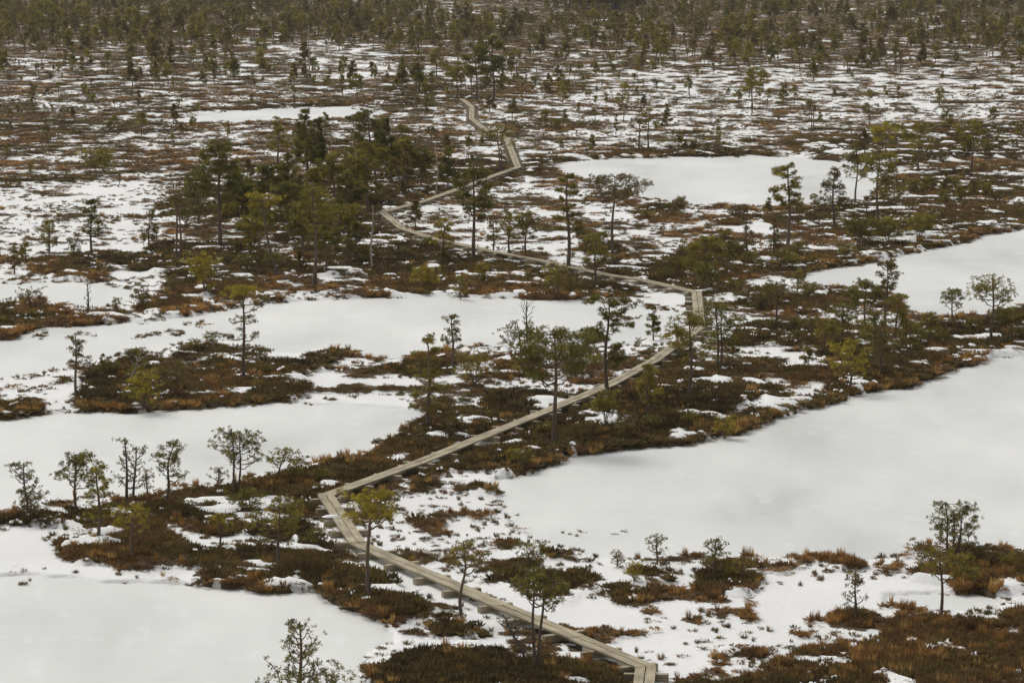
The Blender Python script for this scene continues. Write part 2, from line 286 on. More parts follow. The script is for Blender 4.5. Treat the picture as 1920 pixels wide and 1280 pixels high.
# ---------------------------------------------------------------- mesh helpers
def new_mesh(name, v, f, m=None, attrs=()):
    me = bpy.data.meshes.new(name)
    v = np.asarray(v, np.float32)
    if isinstance(f, np.ndarray):
        k = f.shape[1]; me.vertices.add(len(v)); me.vertices.foreach_set('co', v.ravel())
        me.loops.add(f.size); me.loops.foreach_set('vertex_index', f.astype(np.int32).ravel())
        me.polygons.add(len(f)); me.polygons.foreach_set('loop_start', np.arange(0, f.size, k, dtype=np.int32))
        me.update(calc_edges=True); me.validate()
    else: me.from_pydata(v.tolist(), [], f); me.update()
    for an, ty, dom, arr in attrs:
        at = me.attributes.new(an, ty, dom)
        at.data.foreach_set('vector' if ty == 'FLOAT_VECTOR' else 'value', np.asarray(arr, np.float32 if 'FLOAT' in ty else np.int32).ravel())
    if m: me.materials.append(m)
    return me
def link(name, me, parent=None, **props):
    o = bpy.data.objects.new(name, me); C.objects.link(o)
    if parent is not None: o.parent = parent
    for k, v in props.items(): o[k] = v
    return o

# ---------------------------------------------------------------- ground: one sheet, fine where the camera looks, out to the horizon
ang = np.concatenate([np.linspace(-math.pi, -.34, 26)[:-1], np.linspace(-.34, -.235, 16)[:-1], np.linspace(-.235, .235, 190), np.linspace(.235, .34, 16)[1:], np.linspace(.34, math.pi, 26)[1:]])
rad = np.concatenate([[1, 15, 35, 50], np.exp(np.linspace(math.log(60), math.log(900), 950)), [1000, 1200, 1600, 2500, 4500]])
A_, R_ = np.meshgrid(ang, rad); gxw, gyw = (R_ * np.sin(A_)).ravel(), (R_ * np.cos(A_)).ravel()
icg, cov, zg, bdg, Dg, _ = bog(gxw, gyw)
nr, na = R_.shape; idx = np.arange(nr * na).reshape(nr, na)
quads = np.stack([idx[:-1, :-1], idx[:-1, 1:], idx[1:, 1:], idx[1:, :-1]], -1).reshape(-1, 4)[:, ::-1]
me = new_mesh('ground', np.stack([gxw, gyw, zg], 1), quads, m_ground, [('cover', 'FLOAT', 'POINT', cov)])
me.polygons.foreach_set('use_smooth', np.ones(len(me.polygons), bool))
link('ground', me, kind='structure')
for nm, p in PONDS:                        # each frozen pond is a sheet of ice that the shore covers at its rim
    w = np.array([ray(x, y) for x, y in p]); n = len(w)
    ar = .5 * np.sum(w[:, 0] * np.roll(w[:, 1], -1) - np.roll(w[:, 0], -1) * w[:, 1])
    e = np.roll(w, -1, 0) - w; nn = np.stack([e[:, 1], -e[:, 0]], 1) / np.maximum(np.linalg.norm(e, axis=1)[:, None], 1e-6) * (1 if ar > 0 else -1)
    vn = nn + np.roll(nn, 1, 0); vn /= np.maximum(np.linalg.norm(vn, axis=1)[:, None], .5)
    w = w + vn * np.clip(w[:, 1:2] * .012, 1.0, 5)
    f = list(range(n)) if ar > 0 else list(range(n))[::-1]
    link('frozen_pond', new_mesh('frozen_pond', np.c_[w, np.zeros(n)], [f], m_ice), kind='structure')

# ---------------------------------------------------------------- boardwalk: two planks side by side on cross sleepers
rng = random.Random(4)
bw = link('boardwalk', None, label='narrow two-plank wooden boardwalk zigzagging across the snowy bog', category='boardwalk')
bw.location = (BW[1][0], BW[1][1], .1)
bo = np.array([BW[1][0], BW[1][1], .1])
def lane_pts(off):
    out = []
    for i, p in enumerate(BW):
        d0 = BW[i] - BW[i - 1] if i else BW[1] - BW[0]; d1 = BW[i + 1] - BW[i] if i < len(BW) - 1 else d0
        d0 = d0 / np.linalg.norm(d0); d1 = d1 / np.linalg.norm(d1)
        n0 = np.array([-d0[1], d0[0]]); n1 = np.array([-d1[1], d1[0]]); n = n0 + n1; n /= max(np.linalg.norm(n), 1e-6)
        out.append(p + n * off / max(n @ n1, .42))
    return np.array(out)
WID, GAP, THK = .235, .028, .055
lanes = [(lane_pts(GAP / 2), lane_pts(GAP / 2 + WID)), (lane_pts(-GAP / 2 - WID), lane_pts(-GAP / 2))]
def prism(q, ztop, thk, along, across):
    """q: four ground points a0 b0 b1 a1 -> closed board"""
    v = [(p[0] - bo[0], p[1] - bo[1], ztop[i] - bo[2]) for i, p in enumerate(q)]; v += [(x, y, z - thk) for x, y, z in v]
    f = [(0, 1, 2, 3), (7, 6, 5, 4), (0, 4, 5, 1), (1, 5, 6, 2), (2, 6, 7, 3), (3, 7, 4, 0)]
    a, b_ = np.asarray(q[1]) - np.asarray(q[0]), np.asarray(q[3]) - np.asarray(q[0])
    if a[0] * b_[1] - a[1] * b_[0] < 0: f = [t[::-1] for t in f]
    r = rng.random() * 50
    w = [(along[i] + r, across[i], r) for i in range(4)]; w += [(x, y, z + .3) for x, y, z in w]
    return v, f, w
acc = 0
for s in range(len(BW) - 1):
    Ls = np.linalg.norm(BW[s + 1] - BW[s]); npl = max(1, round(Ls / 4.2))
    for li, (A, B) in enumerate(lanes):
        cuts = [0] + [min(.97, max(.03, (k + rng.uniform(-.12, .12)) / npl)) for k in range(1, npl)] + [1]
        for c0, c1 in zip(cuts[:-1], cuts[1:]):
            e = .006 / Ls; t0, t1 = c0 + e, c1 - e
            j = rng.uniform(-.006, .006)
            q = [A[s] + (A[s + 1] - A[s]) * t0 + 0, B[s] + (B[s + 1] - B[s]) * t0, B[s] + (B[s + 1] - B[s]) * t1, A[s] + (A[s + 1] - A[s]) * t1]
            zt = [PLANK_Z + rng.uniform(-.013, .007) for _ in (0, 1)]; zt = [zt[0], zt[0], zt[1], zt[1]]
            v, f, w = prism(q, zt, THK, [t0 * Ls, t0 * Ls, t1 * Ls, t1 * Ls], [0, WID, WID, 0])
            link('plank', new_mesh('plank', v, f, m_wood, [('wood', 'FLOAT_VECTOR', 'POINT', w)]), bw)
    d = (BW[s + 1] - BW[s]) / Ls; n = np.array([-d[1], d[0]])
    t = .35
    while t < Ls:
        c = BW[s] + d * t; a = rng.uniform(-.09, .09); dd = d * math.cos(a) + n * math.sin(a); nn = np.array([-dd[1], dd[0]])
        hl, hwid = rng.uniform(.48, .62), rng.uniform(.075, .095); c = c + nn * rng.uniform(-.07, .07)
        q = [c - nn * hl - dd * hwid, c + nn * hl - dd * hwid, c + nn * hl + dd * hwid, c - nn * hl + dd * hwid]
        zz = PLANK_Z - THK - .008
        v, f, w = prism(q, [zz] * 4, .19, [0, 2 * hl, 2 * hl, 0], [0, 0, .18, .18])
        link('sleeper', new_mesh('sleeper', v, f, m_wood, [('wood', 'FLOAT_VECTOR', 'POINT', w)]), bw)
        t += rng.uniform(1.6, 2.0)

# ---------------------------------------------------------------- dwarf shrubs: uncountable, one object per kind, instanced on points
protos = bpy.data.collections.new('tuft_shapes')
def tuft_mesh(kind, seed):
    r = np.random.RandomState(seed); V = []; n = 0
    K = {'snow': 1, 'heather': 50, 'moss': 40, 'sedge': 46}[kind]
    for k in range(K):
        a = r.rand() * 6.283; rr = .5 * math.sqrt(r.rand())
        base = np.array([rr * math.cos(a), rr * math.sin(a), -.12])
        if kind == 'heather':
            hh = (.95 - 1.1 * rr * rr * 2) * r.uniform(.6, 1.1); d = np.array([math.cos(a) * rr * .7 + r.normal(0, .16), math.sin(a) * rr * .7 + r.normal(0, .16), max(.22, hh)]); w = r.uniform(.05, .10)
        elif kind == 'moss':
            d = np.array([math.cos(a) * rr * .8 + r.normal(0, .2), math.sin(a) * rr * .8 + r.normal(0, .2), r.uniform(.15, .5)]); w = r.uniform(.04, .09)
        else:
            base[:2] *= .45; d = np.array([math.cos(a) * r.uniform(.1, .55), math.sin(a) * r.uniform(.1, .55), r.uniform(.5, 1.05)]); w = r.uniform(.03, .05)
        b = r.rand() * 6.283; side = np.array([math.cos(b), math.sin(b), 0]) * w
        if kind == 'heather':    # a twig: leaf-shaped face, widest above the middle
            V += [base - side * .3, base + d * .55 + side, base + d, base + d * .55 - side]
        else: V += [base - side, base + side * .9 , base + d + side * .15, base + d * .6 - side]
    f = np.arange(len(V)).reshape(-1, 4)
    if kind == 'snow':
        V, f = [], []
        for q in range(r.randint(4, 9)):
            cx, cy, s_ = r.normal(0, .42), r.normal(0, .3), r.uniform(.10, .34); b = len(V); V += [(cx, cy, r.uniform(.7, 1.))]
            for ring, (q1, q2) in enumerate(((.62, .62), (1., -.3))):
                for j in range(8): k_ = s_ * q1 * r.uniform(.75, 1.15); V.append((cx + k_ * math.cos(j * .785), cy + k_ * math.sin(j * .785), q2))
            for j in range(8):
                j2 = (j + 1) % 8; f += [(b, b + 1 + j, b + 1 + j2), (b + 1 + j, b + 9 + j, b + 9 + j2, b + 1 + j2)]
    me = new_mesh(kind + '_tuft', V, f, m_snow if kind == 'snow' else m_heath)
    if kind == 'snow': me.polygons.foreach_set('use_smooth', np.ones(len(me.polygons), bool))
    o = bpy.data.objects.new(kind + '_tuft', me); return o
def stuff_points(name, kind, seeds, P, rot, scl, tint, col_name, label, cat):
    col = bpy.data.collections.new(col_name)
    for s in seeds: col.objects.link(tuft_mesh(kind, s))
    n = len(P); r = np.random.RandomState(n)
    me = bpy.data.meshes.new(name); me.vertices.add(n); me.vertices.foreach_set('co', P.astype(np.float32).ravel())
    for an, ty, arr in (('tint', 'FLOAT', tint), ('rz', 'FLOAT_VECTOR', rot), ('sc', 'FLOAT_VECTOR', scl), ('idx', 'INT', r.randint(0, len(seeds), n))):
        at = me.attributes.new(an, ty, 'POINT'); at.data.foreach_set('vector' if ty == 'FLOAT_VECTOR' else 'value', np.asarray(arr, np.int32 if ty == 'INT' else np.float32).ravel())
    me.materials.append(m_heath)
    o = link(name, me, kind='stuff', label=label, category=cat)
    instance_nodes(o, col)
    return o
def instance_nodes(o, col):
    g = bpy.data.node_groups.new(o.name + '_scatter', 'GeometryNodeTree')
    g.interface.new_socket('Geometry', in_out='INPUT', socket_type='NodeSocketGeometry'); g.interface.new_socket('Geometry', in_out='OUTPUT', socket_type='NodeSocketGeometry')
    gi, go = g.nodes.new('NodeGroupInput'), g.nodes.new('NodeGroupOutput')
    ci = g.nodes.new('GeometryNodeCollectionInfo'); ci.inputs['Collection'].default_value = col; ci.inputs['Separate Children'].default_value = True; ci.inputs['Reset Children'].default_value = True
    io = g.nodes.new('GeometryNodeInstanceOnPoints'); io.inputs['Pick Instance'].default_value = True
    def named(nm, ty):
        k = g.nodes.new('GeometryNodeInputNamedAttribute'); k.data_type = ty; k.inputs['Name'].default_value = nm; return k.outputs['Attribute']
    g.links.new(gi.outputs[0], io.inputs['Points']); g.links.new(ci.outputs[0], io.inputs['Instance'])
    g.links.new(named('idx', 'INT'), io.inputs['Instance Index'])
    er = g.nodes.new('FunctionNodeEulerToRotation'); g.links.new(named('rz', 'FLOAT_VECTOR'), er.inputs[0]); g.links.new(er.outputs[0], io.inputs['Rotation'])
    g.links.new(named('sc', 'FLOAT_VECTOR'), io.inputs['Scale']); g.links.new(io.outputs[0], go.inputs[0])
    md = o.modifiers.new('scatter', 'NODES'); md.node_group = g
R = np.random.RandomState(11)
Ntry = 520000
# candidates: density falls with distance while plants are drawn in larger clumps
u = R.rand(Ntry); e = .6; r0, r1 = 62., 900.
rr = (r0**e + u * (r1**e - r0**e))**(1 / e); aa = R.uniform(-.215, .215, Ntry)
tx, ty = rr * np.sin(aa), rr * np.cos(aa)
ic, cv, tz, bd, DD, mg = bog(tx, ty)
size = .28 * (rr / 100)**.66
keep = (cv > R.rand(Ntry) * .9 + .06) & (bd > .34 + size * .45) & (tz > .0)
tx, ty, tz, cv, DD, size, ic, rr, mg, bd = [q[keep] for q in (tx, ty, tz, cv, DD, size, ic, rr, mg, bd)]
n = len(tx)
hue = fbm(tx / 5.5, ty / 5.5, 201, 3); hue2 = fbm(tx / 1.4, ty / 1.4, 251, 2)
edge = sstep(.03, .42, look(shore_map, *to_px(tx, ty))) * sstep(260, 150, rr)                                   # shoreline plants
sparse = sstep(.75, .35, DD)
tint = .06 + .62 * sstep(.36, .72, hue) * .55 + .26 * hue2 + R.normal(0, .11, n) + (.20 * sparse + .10 * (1 - mg)) * (1 - .6 * sstep(150, 380, rr)) + .24 * edge
kindsel = R.rand(n); p_sedge = .03 + .30 * edge * sstep(.35, .6, hue2) + .14 * sstep(.55, .7, hue) ; p_moss = .10 + .55 * sparse
kind = np.where(kindsel < p_sedge, 2, np.where(kindsel < p_sedge + p_moss, 1, 0))
tint = np.where(kind == 2, np.clip(.72 + .2 * R.rand(n) + .15 * (hue2 - .5), .6, 1), np.clip(tint, 0, .80))
rot = np.stack([R.normal(0, .12, n), R.normal(0, .12, n), R.rand(n) * 6.283], 1)
hgt = np.where(kind == 0, R.uniform(.15, .40, n) * (.40 + .55 * mg) * (1 - .4 * sparse) * (1 - .35 * edge) * np.clip(.45 + .5 * bd, 0, 1), np.where(kind == 1, R.uniform(.10, .22, n), R.uniform(.18, .38, n)))
hgt = hgt * np.clip((rr / 100)**-.35, .5, 1.0) * (.7 + .5 * hue2)
wd = size * R.uniform(1.1, 1.9, n) * (1 - .38 * sparse * sstep(260, 120, rr)); wd = np.where(kind == 2, wd * .8, wd)
scl = np.stack([wd, wd, hgt], 1)
P = np.stack([tx, ty, tz], 1)
# single twigs and small tussocks standing in thin snow and on the ice
m2 = 200000; u = R.rand(m2); r2 = (62.**.9 + u * (330.**.9 - 62.**.9))**(1 / .9); a2_ = R.uniform(-.2, .2, m2); x2, y2 = r2 * np.sin(a2_), r2 * np.cos(a2_)
ic2, cv2, z2, bd2, D2, _ = bog(x2, y2)
pr = np.where((D2 > .04) & (D2 < .85), .10 + .8 * fbm(x2 / 1.1, y2 / 1.1, 611, 3)**2 * D2 * 2.2, 0) * (ic2 < .6) + .10 * ((ic2 > .02) & (ic2 < .7))
k2 = (R.rand(m2) < pr) & (bd2 > .5) & (cv2 < .3) & (fbm(x2 / 2.5, y2 / 2.5, 631, 2) > .40); x2, y2, z2, r2 = x2[k2], y2[k2], np.maximum(z2[k2], 0), r2[k2]
for cx, cy, k in [(78,631,9),(150,627,5),(270,630,12),(300,626,8),(372,607,10),(335,625,7),(955,963,3),(1062,1006,4),(1215,594,6),(1232,578,7),(1175,600,12),(60,1073,6),(1150,1000,2),(800,1232,5),(890,916,10)]:
    x_, y_ = ray(cx, cy); x2 = np.append(x2, x_ + R.normal(0, .3, k)); y2 = np.append(y2, y_ + R.normal(0, .5, k)); z2 = np.append(z2, np.zeros(k)); r2 = np.append(r2, np.full(k, y_))
q2 = len(x2); w2_ = R.uniform(.12, .30, q2) * np.clip(r2 / 110, .8, 1.6)
P = np.vstack([P, np.stack([x2, y2, z2], 1)]); rot = np.vstack([rot, np.stack([R.normal(0, .2, q2), R.normal(0, .2, q2), R.rand(q2) * 6.283], 1)]); scl = np.vstack([scl, np.stack([w2_, w2_, R.uniform(.08, .22, q2)], 1)])
kind = np.append(kind, R.choice([1, 1, 0, 2], q2)); tint = np.append(tint, np.clip(R.normal(.42, .16, q2), 0, .9))
for k, (nm, kd, lb, ct) in enumerate([('heather', 'heather', 'dark brown heather and dwarf shrubs covering the hummocks', 'heather'), ('bog_moss', 'moss', 'low rust-brown bog plants poking through the thin snow', 'bog plants'), ('sedge_grass', 'sedge', 'straw-coloured sedge tussocks along the pond shores', 'grass')]):
    s = kind == k
    stuff_points(nm, kd, [k * 10 + j for j in range(5)], P[s], rot[s], scl[s], tint[s], kd + '_shapes', lb, ct)
# little caps and clots of snow caught in the shrubs
sn = (R.rand(n) < .05 * np.clip((rr / 140)**1.3, .25, 1.5)) & (kind[:n] == 0) & (mg > .15) & (fbm(tx / 2.4, ty / 2.4, 401, 3) > .47)
ns = int(sn.sum()); jit = size[sn] * R.uniform(.3, 1.15, ns)
Ps = P[:n][sn] + np.stack([np.zeros(ns), np.zeros(ns), hgt[sn] * R.uniform(.35, .8, ns)], 1)
stuff_points('snow_clots', 'snow', [61, 62, 63, 64], Ps, rot[:n][sn], np.stack([jit, jit * R.uniform(.6, 1, ns), R.uniform(.03, .075, ns)], 1), np.ones(ns), 'snow_shapes', 'small clots of snow caught in the dark shrubs', 'snow')
print('tufts', n, 'clots', ns)
#TREES
# ---------------------------------------------------------------- trees
def tube(path, rad, k, V, Fc, hf=None, HF=None):
    """tapered tube along a polyline"""
    path = np.asarray(path, float); n = len(path); b = len(V)
    tan = np.gradient(path, axis=0); tan /= np.maximum(np.linalg.norm(tan, axis=1)[:, None], 1e-9)
    ref = np.array([1., 0, 0]) if abs(tan[0][0]) < .8 else np.array([0, 1., 0])
    for i in range(n):
        s = np.cross(tan[i], ref); s /= max(np.linalg.norm(s), 1e-9); t = np.cross(s, tan[i])
        for j in range(k):
            a = 2 * math.pi * j / k; V.append(path[i] + (s * math.cos(a) + t * math.sin(a)) * rad[i]); HF.append(hf[i])
    for i in range(n - 1):
        for j in range(k):
            j2 = (j + 1) % k; Fc.append((b + i * k + j, b + i * k + j2, b + (i + 1) * k + j2, b + (i + 1) * k + j))
def gen_tree(kind, h, hw, cb=.45, seed=0, dx=0., L=.12, dens=1., sinu=1., limbs=None, stems=1, fol=1.):
    """-> (wood verts, faces, hfrac), (needle verts, faces, tint) or None"""
    r = np.random.RandomState(seed); V, Fc, HF = [], [], []; pads = []
    far = L > .2
    ph = r.rand() * 6.28; dy = r.normal(0, .05) * h
    for st in range(stems):
        if kind == 'bush':
            a0 = 6.28 * st / stems + r.rand(); spread = hw * r.uniform(.25, .75)
            top = np.array([math.cos(a0) * spread + dx, math.sin(a0) * spread, h * r.uniform(.7, .95)]); b0 = np.array([r.normal(0, .05), r.normal(0, .05), -.08])
        else:
            off = 0 if stems == 1 else (st - (stems - 1) / 2) * .22 * max(hw, .5)
            top = np.array([dx + off * 1.5, dy + r.normal(0, .1) * (stems > 1), h * (1 if st == 0 else r.uniform(.82, .97))]); b0 = np.array([off * .6, 0, -.12])
        K = 6 if far else 11; T = np.linspace(0, 1, K)
        amp = .035 * h * sinu
        path = b0 + (top - b0) * np.stack([T**1.25, T**1.25, T], 1)
        path[:, 0] += amp * np.sin(T * 5.2 + ph + st) * T * (1.2 - T) * 1.6; path[:, 1] += amp * np.sin(T * 4.1 + ph * 2) * T * (1.2 - T) * 1.6
        rb = (.0175 * h + .016) * (1 if kind != 'bush' else .5) * (1 if stems == 1 else .8)
        if kind in ('birch', 'snag'): rb *= .8
        tube(path, rb * (1 - .80 * T**1.1) + .004 + .5 * rb * np.exp(-T * 18), 5 if far else 7, V, Fc, T, HF)
        nl = limbs if limbs is not None else int({'umb': 15, 'con': 24, 'col': 17, 'rag': 17, 'bush': 9, 'dead': 18, 'snag': 7, 'birch': 9, 'bare': 16}[kind] * (.55 if far else 1) / (stems**.5))
        cbs = 0.12 if kind == 'bush' else cb
        for i in range(nl):
            u_ = (i + r.rand()) / nl
            t = cbs + (1 - cbs) * u_ * .97
            if kind == 'umb': prof = (.62 + .45 * math.sin(math.pi * min(1, u_ * 1.05 + .05))) * (1 if u_ < .8 else .75); el = r.uniform(.05, .55)
            elif kind == 'con': prof = 1.05 - u_ * .88; el = r.uniform(-.05, .35) + .35 * u_
            elif kind == 'col': prof = r.uniform(.45, 1.05) * (1 - .45 * u_); el = r.uniform(-.25, .35)
            elif kind in ('rag', 'dead'): prof = r.uniform(.45, 1.1) * (1 - .38 * u_); el = r.uniform(-.15, .65)
            elif kind == 'bush': prof = r.uniform(.35, .75); el = r.uniform(.2, .9)
            elif kind == 'bare': prof = r.uniform(.5, 1.0); el = r.uniform(.6, 1.25)
            else: prof = r.uniform(.2, .9); el = r.uniform(.1, .8)
            ll = max(.06, hw * prof * r.uniform(.72, 1.08)); az = i * 2.4 + r.normal(0, .5)
            fi = t * (K - 1); i0 = min(int(fi), K - 2); p0 = path[i0] + (path[i0 + 1] - path[i0]) * (fi - i0)
            d = np.array([math.cos(az) * math.cos(el), math.sin(az) * math.cos(el), math.sin(el)])
            M = 4 if far else 6; S = np.linspace(0, 1, M)
            lp = p0 + d * ll * S[:, None]; lp[:, 2] += ll * .22 * S**2 * (1 if kind != 'col' else .4) - ll * .10 * np.sin(S * 3.14) ; 
            if not far: lp[1:, :] += r.normal(0, .045 * ll, (M - 1, 3))
            if kind != 'bush': lp[:, 2] = np.minimum(lp[:, 2], h - (.22 if kind == 'umb' else .30) * h * (1 - cb) * np.minimum(1.3, (np.hypot(lp[:, 0] - top[0], lp[:, 1] - top[1]) / max(hw, .05))**2))
            lr = rb * (.34 - .16 * u_) * (1 - .75 * S) + (.005 if not far else .012)
            tube(lp, lr, 3 if far else 4, V, Fc, np.full(M, t), HF)
            if not far:
                for q in range(5 if kind in ('dead', 'bare') else 3):                         # side twigs
                    s = r.uniform(.3, .95); k0 = min(int(s * (M - 1)), M - 2); a = lp[k0] + (lp[k0 + 1] - lp[k0]) * (s * (M - 1) - k0)
                    dd = d + r.normal(0, .55, 3); dd[2] = abs(dd[2]) * .7; dd /= np.linalg.norm(dd); tl = ll * r.uniform(.18, .42)
                    tp = np.array([a, a + dd * tl * .5 + r.normal(0, .03, 3) * tl, a + dd * tl + np.array([0, 0, .12 * tl])])
                    tube(tp, [.010, .007, .004], 3, V, Fc, [t] * 3, HF); pads.append((tp[2], max(.10, .30 * tl), dd, .6))
            npad = 2 + int(ll / .45)
            for q in range(npad):
                s = 1 - .62 * (q / npad) * r.uniform(.7, 1.2); k0 = min(int(s * (M - 1)), M - 2); a = lp[k0] + (lp[k0 + 1] - lp[k0]) * (s * (M - 1) - k0)
                a = a + np.array([r.normal(0, .10), r.normal(0, .10), r.uniform(0, .10)]) * ll
                pads.append((a, max(.13, ll * r.uniform(.22, .36)), d, 1.))
        for q in range({'umb': 14, 'rag': 6, 'con': 8, 'bush': 7}.get(kind, 0)):      # inner clumps fill the head of the crown
            t_ = r.uniform(.25, .95) if kind != 'con' else r.uniform(.1, .95); zz_ = h * (cbs + (1 - cbs) * t_)
            rr_ = hw * (math.sqrt(max(.05, 1 - t_**2)) if kind != 'con' else 1 - t_) * math.sqrt(r.rand()) * .85; a_ = r.rand() * 6.283
            cx_ = np.array([np.interp(zz_, path[:, 2], path[:, 0]), np.interp(zz_, path[:, 2], path[:, 1]), zz_])
            pads.append((cx_ + np.array([rr_ * math.cos(a_), rr_ * math.sin(a_), 0]), max(.13, hw * r.uniform(.2, .34)), np.array([math.cos(a_), math.sin(a_), .6]), 1.15))
        if kind not in ('dead', 'snag', 'birch', 'bare'): pads.append((path[-1] - [0, 0, .05 * h], max(.14, hw * .28), np.array([0, 0, 1.]), 1.))
    wood = (V, Fc, HF); needles = None
    if kind not in ('snag', 'birch', 'bare') and dens > 0:
        PC = np.array([p[0] for p in pads]); PR = np.array([p[1] for p in pads]); PD = np.array([p[2] for p in pads]); PW = np.array([p[3] for p in pads])
        hc = h * (1 - (0.1 if kind == 'bush' else cb))
        nt = int(np.clip(dens * (9.5 + 10 * min(1, max(0, (L - .12) / .06))) * hw * hc / (L * L * 2.5), 24, 4200) * (1 if kind != 'dead' else .12))
        w = PW * PR**2; ch = r.choice(len(PC), nt, p=w / w.sum())
        o = r.normal(0, 1, (nt, 3)); o /= np.linalg.norm(o, axis=1)[:, None]; o *= (r.rand(nt)**.45)[:, None]
        tc = PC[ch] + o * PR[ch][:, None] * np.array([1.05, 1.05, .36]); tc[:, 2] = np.clip(tc[:, 2], .06, h)
        nb = 13 if not far else 8
        ptint = r.normal(.45, .17, len(PC)); tint = np.clip(ptint[ch] + r.normal(0, .16, nt), 0, 1)
        D = r.normal(0, 1, (nt, nb, 3)); D /= np.linalg.norm(D, axis=2)[:, :, None]
        D += (PD[ch] * .45)[:, None, :] + np.array([0, 0, .45]); D /= np.linalg.norm(D, axis=2)[:, :, None]
        ln = L * r.uniform(.7, 1.25, (nt, nb, 1)); sd = np.cross(D, r.normal(0, 1, (nt, nb, 3))); sd /= np.maximum(np.linalg.norm(sd, axis=2)[:, :, None], 1e-6); sd *= L * .095 * fol
        b0 = tc[:, None, :] + D * ln * .12; tip = tc[:, None, :] + D * ln
        mid = b0 + (tip - b0) * .55
        vv = np.stack([b0, mid + sd, tip, mid - sd], 2).reshape(-1, 3)
        needles = (vv, np.arange(len(vv)).reshape(-1, 4), np.repeat(tint, nb * 4))
    return wood, needles
def wood_mesh(name, w, m):
    f = np.array(w[1]); me = new_mesh(name, np.array(w[0]), f, m, [('hfrac', 'FLOAT', 'POINT', w[2])])
    me.polygons.foreach_set('use_smooth', np.ones(len(me.polygons), bool)); return me
def blade_L(ppm): return float(np.clip(2.7 / (ppm * .533), .095, .42))
BARK = {'dead': m_dead, 'snag': m_dead, 'birch': m_birch, 'bare': m_twig}
CAT = {'birch': ('birch_tree', 'birch'), 'snag': ('dead_tree', 'dead tree'), 'dead': ('dead_pine', 'dead tree'), 'bush': ('dwarf_pine', 'shrub'), 'bare': ('bare_birch_shrub', 'shrub')}
